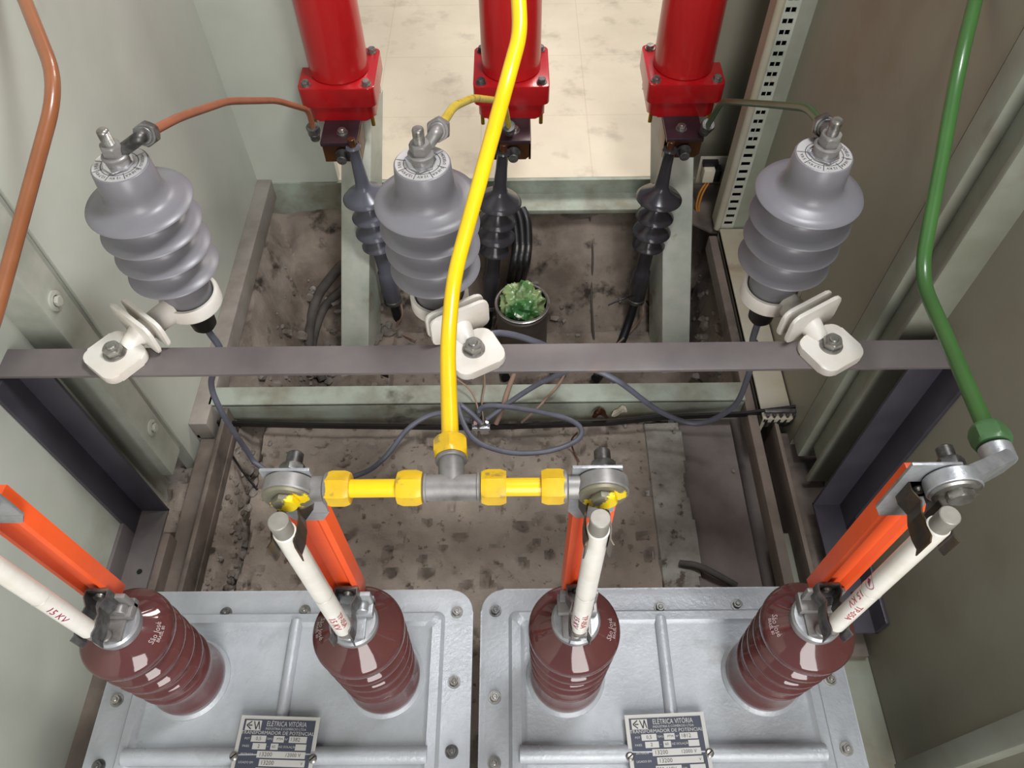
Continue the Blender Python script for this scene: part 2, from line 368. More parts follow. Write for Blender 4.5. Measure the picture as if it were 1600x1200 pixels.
# --- side walls
XL, XR = -0.50, 0.42
bm = B(); box(bm, XL-0.02, XL, 0.585, 1.185, -1.28, 0.25)
obj('wall_left', bm, 'wall', kind='structure')
bm = B(); box(bm, XL-0.06, XL-0.04, -0.4, 0.56, -1.12, 0.25)
obj('wall_left_front', bm, 'wall', kind='structure')
bm = B(); box(bm, XL-0.045, XL+0.003, 0.528, 0.572, -0.972, 0.25, 0.003)
box(bm, XL-0.045, XL-0.004, 0.574, 0.584, -0.98, 0.25)
pl = obj('trim_1', bm, 'post', kind='structure')
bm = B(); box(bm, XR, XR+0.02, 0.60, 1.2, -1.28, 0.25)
obj('wall_right', bm, 'wall_shaded', kind='structure')
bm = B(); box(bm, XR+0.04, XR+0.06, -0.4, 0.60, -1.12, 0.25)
obj('wall_right_front', bm, 'wall_shaded', kind='structure')
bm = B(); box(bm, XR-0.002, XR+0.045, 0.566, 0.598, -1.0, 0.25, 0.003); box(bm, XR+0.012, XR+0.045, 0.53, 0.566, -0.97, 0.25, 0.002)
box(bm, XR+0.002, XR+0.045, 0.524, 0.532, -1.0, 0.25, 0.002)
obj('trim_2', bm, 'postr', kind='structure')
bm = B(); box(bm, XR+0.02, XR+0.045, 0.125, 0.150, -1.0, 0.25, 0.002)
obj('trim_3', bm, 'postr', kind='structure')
# --- rear panels either side of the opening
bm = B(); box(bm, XL-0.02, -0.343, 1.18, 1.20, -0.985, 0.25)
obj('wall_rear_left', bm, 'wall', kind='structure')
bm = B(); box(bm, 0.333, XR+0.02, 1.18, 1.20, -0.985, 0.25)
obj('wall_rear_right', bm, 'wall_shaded', kind='structure')
# --- floor frame beams
bm = B(); box(bm, XL, XR, 1.176, 1.184, -1.28, FL); box(bm, -0.26, 0.245, 1.128, 1.18, -1.028, -1.018, 0.002)
obj('trim_4', bm, 'sill', kind='structure')
bm = B(); box(bm, XL, -0.472, 0.62, 1.18, -1.02, -0.978, 0.002); box(bm, XL, XL+0.006, 0.62, 1.18, -1.28, -1.01)
obj('trim_5', bm, 'dusty_beam', kind='structure')
bm = B(); box(bm, -0.495, -0.446, 0.30, 0.655, -1.03, -1.022); box(bm, -0.455, -0.448, 0.30, 0.655, -1.045, -0.985, 0.002)
obj('trim_6', bm, 'dusty', kind='structure')
bm = B(); box(bm, 0.372, 0.418, 0.62, 1.03, -0.99, -0.978, 0.002); box(bm, 0.372, 0.377, 0.62, 1.03, -1.04, -0.98)
obj('trim_7', bm, 'frame_cream', kind='structure')
bm = B(); box(bm, 0.352, 0.367, 0.28, 1.02, -1.02, -0.985, 0.003); box(bm, 0.405, 0.455, 0.28, 0.62, -1.04, -1.02, 0.002); box(bm, 0.392, 0.398, 0.28, 0.62, -1.05, -0.99, 0.001)
obj('trim_8', bm, 'dusty', kind='structure')
bm = B(); box(bm, 0.376, XR+0.04, 0.0, 0.46, -1.06, -1.035, 0.003)
obj('trim_9', bm, 'postr', kind='structure')
bm = B(); box(bm, XL-0.04, -0.49, -0.1, 0.45, -1.04, -0.995, 0.002)
obj('trim_10', bm, 'dusty', kind='structure')
# --- sill crossbeam
bm = B(); box(bm, -0.478, 0.352, 0.655, 0.688, -0.984, -0.978, 0.001)
box(bm, -0.478, 0.352, 0.655, 0.661, -1.035, -0.979, 0.002); box(bm, -0.478, 0.352, 0.684, 0.688, -1.27, -0.98)
obj('trim_11', bm, 'sill', kind='structure')
# wall bolts on the left post
def boltset(p, axis, r, name, m='post', **k):
    bm = B(); lathe(bm, [(0, 0), (r*1.9, 0), (r*1.9, r*.35), (r*1.1, r*.4), (r*1.1, 0)], p, axis, 24); hexa(bm, V(p)+V(axis)*r*.3, axis, r, r*.8)
    return obj(name, bm, m, **k)
for (u, v) in ((85, 470), (237, 668)):
    p = at_x(u, v, XL+0.003)
    boltset(p, (1, 0, 0), 0.006, 'bolt', label='painted bolt head on the pale left post, %s one' % ('upper' if v < 600 else 'lower, near the floor'), cat='bolt', group='bolts on the left wall post')

# ================================================================== DARK ANGLE FRAMES + CROSSBAR
def sideframe(x, s, label):
    # s=+1: stands on the left wall and points inward (+x)
    t = thing('angle_iron_bracket', (x, 0.484, -0.99), label, 'bracket', 'dark angle iron wall brackets')
    a, b = sorted((x, x+0.042*s)); c, d = sorted((x, x+0.005*s))
    bm = B(); box(bm, a, b, 0.480, 0.484, -0.99, -0.642, 0.0008); box(bm, c, d, 0.444, 0.484, -0.99, -0.642, 0.0008)
    obj('upright', bm, 'darkframe', t)
    bm = B(); prism(bm, [(0.30, -0.99), (0.484, -0.99), (0.484, -0.986), (0.30, -0.986)], (a, 0, 0), (0, 1, 0), (0, 0, 1), b-a)
    box(bm, c, d, 0.30, 0.446, -0.99, -0.950, 0.0008)
    f = obj('foot', bm, 'bar' if s > 0 else 'darkframe', t)
    hp = at_z(218, 893, -0.9855) if s > 0 else V((x-0.02, 0.35, -0.9855))
    bm = B(); cyl(bm, hp+V((0, 0, -.0002)), hp+V((0, 0, .0004)), 0.0035); obj('bolt_hole', bm, 'hole', f)
    return t
sideframe(XL-0.04, 1, 'dark slate angle iron upright and foot fixed to the left wall')
sideframe(XR+0.04, -1, 'dark slate angle iron upright and foot fixed to the right wall')
BZ = -0.635
t = thing('crossbar', (0, 0.48, BZ), 'long grey steel angle bar running wall to wall under the grey arresters', 'steel bar')
bm = B(); box(bm, XL-0.04, XR+0.04, 0.463, 0.499, BZ-0.004, BZ, 0.0008); obj('top_flange', bm, 'bar', t)
bm = B(); box(bm, XL-0.04, XR+0.04, 0.4955, 0.499, BZ-0.036, BZ-0.002, 0.0008); obj('rear_flange', bm, 'bar', t)

# ================================================================== VOLTAGE TRANSFORMERS
LZ = -0.90
def bushing(t, x, y, mark, side):
    z0 = LZ+0.010
    prof = [(0, 0), (.0385, 0), (.0405, .003), (.0405, .009), (.0390, .014), (.0372, .022), (.0362, .032)]
    for k in range(5):
        R = .0404+.0008*k; zc = .042+.0275*k
        prof += [(.0352, zc), (.0364, zc+.0020), (R-.0018, zc+.0050), (R-.0002, zc+.0078), (R, zc+.0105), (R-.0010, zc+.0128), (R-.0028, zc+.0148), (.0368, zc+.0178), (.0352, zc+.0215)]
    zc += .0315
    # the broad domed top shed
    prof = prof[:-4]+[(R-.0002, zc-.0315+.0145), (R-.0015, zc-.0315+.0175), (R-.004, zc-.0315+.0205), (R-.012, zc-.0315+.0255), (.024, zc-.0315+.030), (.0205, zc-.0315+.032), (.0205, zc-.0315+.036), (0, zc-.0315+.036)]
    bm = B(); lathe(bm, prof, (x, y, z0), (0, 0, 1), 64)
    b = obj('bushing', bm, 'porcelain', t, sharp=60); ztop = z0+zc-.0315+.036
    bm = B(); lathe(bm, [(0, -.001), (.0415, -.001), (.044, .001), (.044, .006), (.040, .0095), (0, .0095)], (x, y, LZ), (0, 0, 1), 48)
    obj('bushing_base_ring', bm, 'lid', t)
    bm = B(); lathe(bm, [(0, -.004), (.0215, -.004), (.0225, 0), (.0225, .006), (.0205, .0085), (.0185, .0088), (0, .0088)], (x, y, ztop-.001), (0, 0, 1), 48)
    c = obj('cap', bm, 'alu', b)
    # stamped maker's mark printed across the shoulder of the top shed
    ph = {'r': -0.12, 'l': PI+0.05}[side]
    def fm(ro):
        def f(a, h):
            rr = ro+(h if side == 'r' else -h)*-1 if False else ro-h*(1 if side == 'l' else 1)
            ang = ph+a/ro*(1 if side == 'r' else 1)
            # surface height on the dome
            zz = ztop-.036+.030+.0006 if rr < .026 else (ztop-.006-(rr-.024)*(.0045/.0074))
            return (x+rr*math.cos(ang), y+rr*math.sin(ang), zz+.0010)
        return f
    bm = text_bm(mark[0], .0062, fm(.0335)); join(bm, text_bm(mark[1], .0036, fm(.0375)))
    obj('printed_mark', bm, 'white_print', b, smooth=False)
    return ztop+.0078

def nameplate(t, cx, yt, z, rot, nums):
    w, h = .086, .098; O = V((cx, yt, z)); ca, sa = math.cos(rot), math.sin(rot)
    def P(x, y, dz=0): return O+V((x*ca-y*sa, x*sa+y*ca, dz))
    def quadbox(bm, x0, x1, y0, y1, z0, z1):
        box(bm, x0, x1, y0, y1, z0, z1, 0, mtx=Matrix.Translation(O)@Matrix.Rotation(rot, 4, 'Z'))
    bm = B(); quadbox(bm, -w/2, w/2, -h, 0, -.0012, 0); n = obj('nameplate', bm, 'plate_silver', t)
    bm = B(); quadbox(bm, -w/2+.0042, w/2-.0042, -h+.004, -.0038, 0, .0004); obj('nameplate_panel', bm, 'plate_blue', n)
    bm = B()
    quadbox(bm, -.0365, -.0195, -.0150, -.0050, .0004, .0007)
    rows = [(-.0200, -.0262, ((-.0275, -.0115), (-.0035, .0080), (.0135, .0325))), (-.0275, -.0335, ((-.0245, -.0100), (-.0050, .0030), (.0215, .0330))),
            (-.0350, -.0415, ((-.0180, .0335),)), (-.0430, -.0495, ((-.0140, .0345),)), (-.0510, -.0575, ((-.0165, .0105), (.0195, .0355))),
            (-.0590, -.0650, ((-.0160, .0060), (.0180, .0355)))]
    for a, b, cells in rows:
        for x0, x1 in cells: quadbox(bm, x0, x1, b, a, .0004, .0007)
    obj('nameplate_fields', bm, 'plate_silver', n)
    def T(s, x, y, size, al='LEFT', sx=1.0): return text_bm(s, size, lambda a, b: P(x+a, y+b, .00085), al, sx)
    bm = T('ELÉTRICA VITÓRIA', .0080, -.0083, .0072, 'CENTER', .72)
    join(bm, T('INDÚSTRIA E COMÉRCIO LTDA', .0080, -.0131, .0032, 'CENTER', .98)); join(bm, T('TRANSFORMADOR DE POTENCIAL', 0, -.0173, .0050, 'CENTER', 1.0))
    for s, x, y in (('POT', -.0345, -.0232), ('TIPO', -.0107, -.0232), ('Nº', .0090, -.0232), ('FASES', -.0355, -.0306), ('~', -.0088, -.0306), ('HZ ISOLAÇÃO', .0036, -.0306),
                    ('ENTRADA', -.0355, -.0384), ('LIGADO EM', -.0360, -.0464), ('SAÍDA', -.0345, -.0544), ('NBI', .0115, -.0544), ('FREQ', -.0345, -.0622), ('KVA', .0080, -.0622)):
        join(bm, T(s, x, y, .0030))
    obj('nameplate_lettering', bm, 'plate_silver', n, smooth=False)
    bm = T(nums[0], -.0225, -.0232, .0050); join(bm, T('PTM', .0000, -.0232, .0036)); join(bm, T(nums[1], .0145, -.0232, .0055))
    join(bm, T('60', -.0036, -.0306, .0040)); join(bm, T('2', -.0190, -.0306, .0050)); join(bm, T('13200', -.0160, -.0384, .0058)); join(bm, T('12000 V', .0120, -.0384, .0050))
    join(bm, T('13200', -.0125, -.0464, .0058)); join(bm, T('V', .0300, -.0464, .0040)); join(bm, T('220-110V', -.0155, -.0544, .0052))
    # the diagonal strokes of the maker's badge
    for a, b in (((-.0350, -.0100), (-.0300, -.0060)), ((-.0350, -.0100), (-.0300, -.0140)), ((-.0330, -.0100), (-.0290, -.0100)), ((-.0275, -.0060), (-.0245, -.0140)), ((-.0245, -.0140), (-.0225, -.0060)), ((-.0225, -.0060), (-.0205, -.0140))):
        a = P(*a, .0009); b = P(*b, .0009); d = (b-a).normalized(); q = V((-d.y, d.x, 0))*.0006
        bm.faces.new([bm.verts.new(v) for v in (a-q, a+q, b+q, b-q)])
    obj('nameplate_stamped_text', bm, 'dark_print', n, smooth=False)
    for sx in (-1, 1):
        p = P(sx*(w/2-.001), -.041, 0); bm = B(); lathe(bm, [(0, 0), (.0046, 0), (.0046, .001), (.0030, .0026), (0, .003)], p, (0, 0, 1), 20)
        s = obj('nameplate_screw', bm, 'zinc', n)
        bm = B(); box(bm, -.0034, .0034, -.0006, .0006, .0024, .0033, mtx=Matrix.Translation(p)@Matrix.Rotation(.7, 4, 'Z')); join_slot = obj('slot_mark', bm, 'hole', n)

def transformer(cx, label, mark_sides, rot, nums, extra):
    t = thing('voltage_transformer', (cx, 0.14, -1.045), label, 'transformer', 'voltage transformers')
    hw = .2075; y0, y1 = -.08, .330
    bm = B(); prism(bm, rrect(cx-hw+.02, cx+hw-.02, y0+.02, y1-.02, .02), (0, 0, -1.045), (1, 0, 0), (0, 1, 0), .133, .002)
    obj('tank', bm, 'tank', t)
    bm = B(); prism(bm, rrect(cx-hw, cx+hw, y0, y1, .028, 8), (0, 0, LZ-.012), (1, 0, 0), (0, 1, 0), .012, .0025)
    lid = obj('lid', bm, 'lid', t)
    # raised rim around the sunken field
    ix, iy0, iy1 = hw-.033, y0+.04, .303
    bm = B()
    o = rrect(cx-ix, cx+ix, iy0, iy1, .010); m1 = rrect(cx-ix+.004, cx+ix-.004, iy0+.004, iy1-.004, .009)
    m2 = rrect(cx-ix+.014, cx+ix-.014, iy0+.014, iy1-.014, .007); i = rrect(cx-ix+.018, cx+ix-.018, iy0+.018, iy1-.018, .006)
    rings = [[bm.verts.new((x, y, z)) for x, y in r] for r, z in ((o, LZ), (m1, LZ+.0068), (m2, LZ+.008), (i, LZ+.0035))]
    for a, b in zip(rings, rings[1:]):
        for k in range(len(a)): bm.faces.new((a[k], a[(k+1) % len(a)], b[(k+1) % len(b)], b[k]))
    bm.faces.new(rings[-1])
    obj('raised_rim', bm, 'lid', lid, sharp=50)
    # stiffening ribs: a round bar across and one up the middle
    bm = B()
    sweep(bm, [V((cx-ix+.012, .146, LZ+.0065)), V((cx+ix-.012, .146, LZ+.0065))], .0090, 20)
    sweep(bm, [V((cx+extra, .146, LZ+.0045)), V((cx+extra, .292, LZ+.0045))], .0070, 20)
    obj('stiffening_rib', bm, 'lid', lid)
    zs = [bushing(t, cx+d, .226, ('São José', 'BRASIL 80'), sd) for d, sd in zip((-.11, .11), mark_sides)]
    nameplate(t, cx+(.002 if cx < 0 else -.006), .184, LZ+.0150, rot, nums)
    for bx, by in ((-.19, .205), (-.19, .138), (-.088, .303), (.006, .305), (.188, .302), (.188, .222), (.188, .150), (-.19, .303), (.098, .308)):
        if abs(bx+.088) < .01 and cx > 0: continue
        if bx == .098 and cx < 0: continue
        p = V((cx+bx, by, LZ)); bm = B(); lathe(bm, [(0, 0), (.0072, 0), (.0072, .0012), (0, .0012)], p, (0, 0, 1), 24); hexa(bm, p+V((0, 0, .001)), (0, 0, 1), .0052, .0045, rot=random.random())
        cyl(bm, p+V((0, 0, .005)), p+V((0, 0, .0072)), .0027, 14, .0006)
        obj('bolt', bm, 'zinc' if random.random() < .7 else 'zinc_dark', lid)
    return zs[0]
CAPZ = transformer(-.262, 'silver-grey voltage transformer with two brown bushings, the one on the left', ('r', 'l'), -0.035, ('0,5', '1382'), 0.0)
transformer(.162, 'silver-grey voltage transformer with two brown bushings, the one on the right', ('r', 'l'), 0.035, ('0,5', '1812'), 0.004)
print('CAPZ', CAPZ)

# ================================================================== FUSE BASES AND FUSES
BX = (-.372, -.152, .052, .272)
FY = .208
def fuse_base(i, x, label):
    t = thing('fuse_holder', (x, .226, CAPZ), label, 'fuse holder', 'orange fuse holders on the bushings')
    zb, zt = CAPZ+.012, (-.462 if i == 3 else -.482)
    # channel-shaped orange bar
    w, d = .0150, .0135
    prof = [(-w, 0), (-w+.005, -.0004), (-w+.009, .0040), (w-.009, .0040), (w-.005, -.0004), (w, 0), (w+.001, d), (-w-.001, d)]
    bm = B(); prism(bm, [(a, b) for a, b in prof], (x+(-.008, -.005, .003, .009)[i], .2430, zb), (1, 0, 0), (0, 1, 0), zt-zb, .0006)
    ob = obj('insulating_bar', bm, 'orange', t, sharp=25)
    # lower casting: block with clamp lug standing on the cap
    bm = B(); box(bm, x-.017, x+.019, .228, .246, CAPZ, CAPZ+.010, .0015); box(bm, x-.015, x+.019, .238, .2425, CAPZ, CAPZ+.030, .001)
    cyl(bm, (x+.010, .229, CAPZ+.0135), (x+.010, .243, CAPZ+.0135), .0058, 20, .001)
    box(bm, x-.013, x+.013, .2085, .232, CAPZ-.0005, CAPZ+.0035, .0012)
    cyl(bm, (x-.001, .212, CAPZ+.003), (x-.001, .212, CAPZ+.0075), .0062, 20, .001)
    obj('lower_bracket', bm, 'alu_dull' if i != 1 else 'alu', t)
    # spring clips: two bowed leaves hugging the fuse ferrule, low and high
    for nm, zc in (('lower_clip', -.662), ('upper_clip', -.470)):
        bm = B()
        for s in (-1, 1):
            pts = [(.0090, .034), (.0092, .026), (.0052, .018), (.0074, .010), (.0078, 0), (.0066, -.007), (.0086, -.0115)]
            a = [V((x+s*px, FY+py, zc-.011)) for px, py in pts]; b = [V((x+s*(px+.0011), FY+py, zc-.011)) for px, py in pts]
            for lo, hi in zip(zip(a, b), zip(a[1:], b[1:])):
                q = [lo[0], lo[1], hi[1], hi[0]]
                A = [bm.verts.new(v) for v in q]; Bv = [bm.verts.new(v+V((0, 0, .022))) for v in q]
                bm.faces.new(A); bm.faces.new(Bv)
                for k in range(4): bm.faces.new((A[k], A[(k+1) % 4], Bv[(k+1) % 4], Bv[k]))
        box(bm, x-.009, x+.009, FY+.032, FY+.0345, zc-.011, zc+.011)
        bmesh.ops.remove_doubles(bm, verts=bm.verts, dist=1e-5)
        c = obj(nm, bm, 'blackclip' if nm == 'upper_clip' else 'zinc_dark', t)
        bm = B(); lathe(bm, [(0, 0), (.0048, 0), (.0048, .0012), (.003, .003), (0, .0035)], (x, FY+.0315, zc+.002), (0, -1, 0), 20); obj('screw', bm, 'zinc', c)
    # upper metal strap that carries the busbar terminal
    bm = B(); box(bm, x-.0165, x+.0165, .2400, .2425, -.500, -.4365, .0008); prism(bm, [(-.0165, 0), (.0165, 0), (.010, -.012), (-.010, -.012)], (x, .2425, -.499), (1, 0, 0), (0, 0, 1), .0025)
    obj('terminal_strap', bm, 'alu', t)
    return t
names = ['orange fuse holder on the bushing at the far left, under the brown tube', 'orange fuse holder joined to the left end of the yellow tee busbar',
         'orange fuse holder joined to the right end of the yellow tee busbar', 'orange fuse holder at the far right, under the green tube']
fn = ['white ceramic fuse lettered 15 KV, clipped in the far left orange holder', 'white ceramic fuse on the orange holder at the left end of the tee busbar',
      'white ceramic fuse on the orange holder at the right end of the tee busbar', 'white ceramic fuse with a round badge, clipped in the far right holder']
for i, x in enumerate(BX):
    fuse_base(i, x, names[i])
    R = .0077; z0, z1 = -.668, -.443
    t = thing('fuse', (x, FY, z0), fn[i], 'fuse', 'white high voltage fuses')
    bm = B(); cyl(bm, (x, FY, z0+.010), (x, FY, z1-.016), R, 36, .0008); f = obj('fuse_tube', bm, 'fuse', t)
    for nm, a, b in (('lower_ferrule', z0, z0+.012), ('upper_ferrule', z1-.018, z1)):
        bm = B(); cyl(bm, (x, FY, a), (x, FY, b), R-.0010, 36, .0006); obj(nm, bm, 'ferrule', t)
    th0 = math.radians((-29, -54, -104, -143)[i])
    # the lettering runs up the tube and wraps its curve
    def along(a0, zc, up_=-1):
        def g(a, h): ang = th0+a0+up_*-h/R; return (x+(R+.0003)*math.cos(ang), FY+(R+.0003)*math.sin(ang), zc+up_*a)
        return g
    bm = text_bm('15 KV', .0078, along((-.55, -.55, -.5, -.45)[i], (-.600, -.625, -.630, -.590)[i]), sx=1.5, wrap=True); obj('rating_text', bm, 'magenta_print' if i in (0, 2) else 'red_print', f, smooth=False)
    if i: bm = text_bm('TP-05A', .0066, along((0, .30, .40, .45)[i], (-.6, -.625, -.625, -.610)[i]), sx=1.5, wrap=True); obj('type_text', bm, 'red_print', f, smooth=False)
    bm = B(); lathe(bm, [(R+.0001, 0), (R+.00035, .0002), (R+.0001, .0005)], (x, FY, -.575), (0, 0, 1), 36)
    obj('ring_line', bm, 'label_grey', f)
    if i == 3:
        bm = B(); N = 32
        for k in range(N):
            q = []
            for rr, kk in ((.0058, k), (.0063, k), (.0063, k+1), (.0058, k+1)):
                a = 2*PI*kk/N; u_ = rr*math.cos(a); v_ = rr*math.sin(a); ang = th0-.75+u_/R
                q.append(bm.verts.new((x+(R+.0003)*math.cos(ang), FY+(R+.0003)*math.sin(ang), -.560+v_)))
            bm.faces.new(q)
        for k in range(3):
            q = []
            for du, dv in ((0, .0042), (.0022, .0008), (0, -.0010), (-.0022, .0008)):
                a = 2*PI*k/3; uu = du*math.cos(a)-dv*math.sin(a); vv = du*math.sin(a)+dv*math.cos(a); ang = th0-.75+uu/R
                q.append(bm.verts.new((x+(R+.0003)*math.cos(ang), FY+(R+.0003)*math.sin(ang), -.560+vv)))
            bm.faces.new(q)
        obj('round_badge', bm, 'magenta_print', f, smooth=False)

# ================================================================== BUSBAR TERMINALS, TEE AND PHASE TUBES
TZ = -.452; TY = .236
def eye(bm, x, z, r, y0, y1): lathe(bm, [(0, 0), (r-.001, 0), (r, .001), (r, y1-y0-.001), (r-.001, y1-y0), (0, y1-y0)], (x, y0, z), (0, 1, 0), 44)
def terminal(x, m, mb, s, label, arm=None):
    t = thing('busbar_terminal', (x, TY, TZ), label, 'terminal', 'busbar terminals on the fuse holders')
    bm = B(); eye(bm, x, TZ, .0175, .2285, .2395)
    if s: cyl(bm, (x+s*.012, TY-.001, TZ), (x+s*.0235, TY-.001, TZ), .0085, 28, .0008); cyl(bm, (x+s*.0235, TY-.001, TZ), (x+s*.0262, TY-.001, TZ), .0108, 28, .0006)
    else:
        p = arm[0]
        prism(bm, [(0, -.0165), (.060, -.011), (.066, 0), (.060, .0105), (0, .0165)], (x+.002, .2390, TZ), (p-V((x, TY, TZ))).normalized(), (0, 0, 1), .0105, .002)
        cyl(bm, p+V((0, -.004, 0)), p+V((0, .0095, 0)), .0110, 30, .001)
    obj('eye_lug', bm, m, t)
    bm = B(); lathe(bm, [(0, 0), (.0160, 0), (.0163, -.0010), (.0150, -.0024), (0, -.0032)], (x-.0005, .2286, TZ+.001), (0, 1, 0), 40)
    hexa(bm, (x, .2265, TZ+.0035), (0, -1, 0), .0090, .0060, rot=.3)
    obj('bolt_head', bm, mb, t)
    bm = B(); hexa(bm, (x+.001, .2430, TZ+.004), (0, 1, 0), .0092, .0070); cyl(bm, (x+.001, .2430, TZ+.004), (x+.001, .2600, TZ+.004), .0056, 20, .001)
    obj('bolt_nut', bm, 'zinc_dark' if m != 'yellow_grey' else 'yellow_grey', t)
terminal(-.372, 'alu_dull', 'zinc', -1, 'grey busbar terminal on the far left fuse holder')
terminal(-.151, 'alu_dull', 'yellow_grey', 1, 'grey busbar terminal with yellow-splashed bolt at the left end of the tee')
terminal(.056, 'alu_dull', 'yellow_grey', -1, 'grimy busbar terminal at the right end of the tee, bolt stub above')
GP = at_d(1561, 716, .535)
terminal(.286, 'alu', 'zinc', 0, 'pale metal busbar terminal below the green tube', arm=(GP,))

def hexnut(name, p, ax, r, h, m, par): bm = B(); hexa(bm, p, ax, r, h); return obj(name, bm, m, par)
# yellow tee busbar
tc = V((-.0435, TY-.001, TZ))
t = thing('yellow_busbar', tc, 'bright yellow busbar tube with hex nuts and a grey tee fitting, centre phase', 'busbar')
tr = .0061
sd = (at_d(702, 640, .548)-tc).normalized()
pts = [tc+sd*.026, at_d(702, 640, .548), at_d(699, 540, .588), at_d(709, 432, .606), at_d(791, 132, .585), at_d(813, 52, .598), at_d(806, -90, .60)]
bm = B(); tube(bm, pts, tr, [.008, .025, .022, .016, .014], 24); obj('rising_tube', bm, 'yellow', t, sharp=60)
bm = B(); cyl(bm, (tc.x-.0195, tc.y, tc.z), (tc.x+.0195, tc.y, tc.z), .0088, 30, .0008); cyl(bm, tc, tc+sd*.024, .0088, 30)
for s in (-1, 1):
    cyl(bm, (tc.x+s*.0165, tc.y, tc.z), (tc.x+s*.0185, tc.y, tc.z), .0100, 30, .0005)
cyl(bm, tc+sd*.0205, tc+sd*.0235, .0108, 30, .0006)
obj('tee_fitting', bm, 'alu_dull', t)
hexnut('hex_nut', tc+sd*.0235, sd, .0130, .0150, 'yellow_worn', t)
for s, a, b in ((-1, -.127, tc.x-.0195), (1, tc.x+.0195, .032)):
    lo, hi = sorted((a, b))
    bm = B(); cyl(bm, (lo+.004, tc.y, tc.z), (hi-.004, tc.y, tc.z), tr, 26); obj('cross_tube', bm, 'yellow', t)
    hexnut('hex_nut', (lo, tc.y, tc.z), (1, 0, 0), .0119, .0165, 'yellow_worn', t)
    hexnut('hex_nut', (hi-.0165, tc.y, tc.z), (1, 0, 0), .0119, .0165, 'yellow_worn', t)
# brown tube
pts = [V((-.44, .30, -.50)), at_d(-12, 510, .63), at_d(91, 132, .64), at_d(34, -12, .68), at_d(-30, -150, .72)]
t = thing('brown_busbar', pts[1], 'glossy brown busbar tube bending down along the left wall', 'busbar')
bm = B(); tube(bm, pts, tr, [.02, .035, .02], 24); obj('tube', bm, 'brown', t, sharp=60)
bm = B(); cyl(bm, (-.4005, TY-.001, TZ), (-.3985, TY-.001, TZ), .0108, 28); obj('collar', bm, 'alu_dull', t)
bm = B(); tube(bm, [V((-.3995, TY-.001, TZ)), V((-.425, TY+.005, TZ-.01)), V((-.44, .30, -.50))], tr, .015, 20); obj('lower_tube', bm, 'brown', t)
# green tube
g1 = at_d(1437, 432, .675); gd = (g1-GP).normalized(); g0 = GP+V((0, .0095, 0))
pts = [g0+gd*.004, g0+gd*.014, g1, at_d(1499, 100, .645), at_d(1526, -8, .665), at_d(1565, -120, .69)]
t = thing('green_busbar', g0, 'green busbar tube coming down the right wall to its hex nut', 'busbar')
bm = B(); tube(bm, pts, tr, [.005, .03, .03, .01], 24); obj('tube', bm, 'green', t, sharp=60)
hexnut('hex_nut', g0, gd, .0135, .0165, 'green_nut', t)

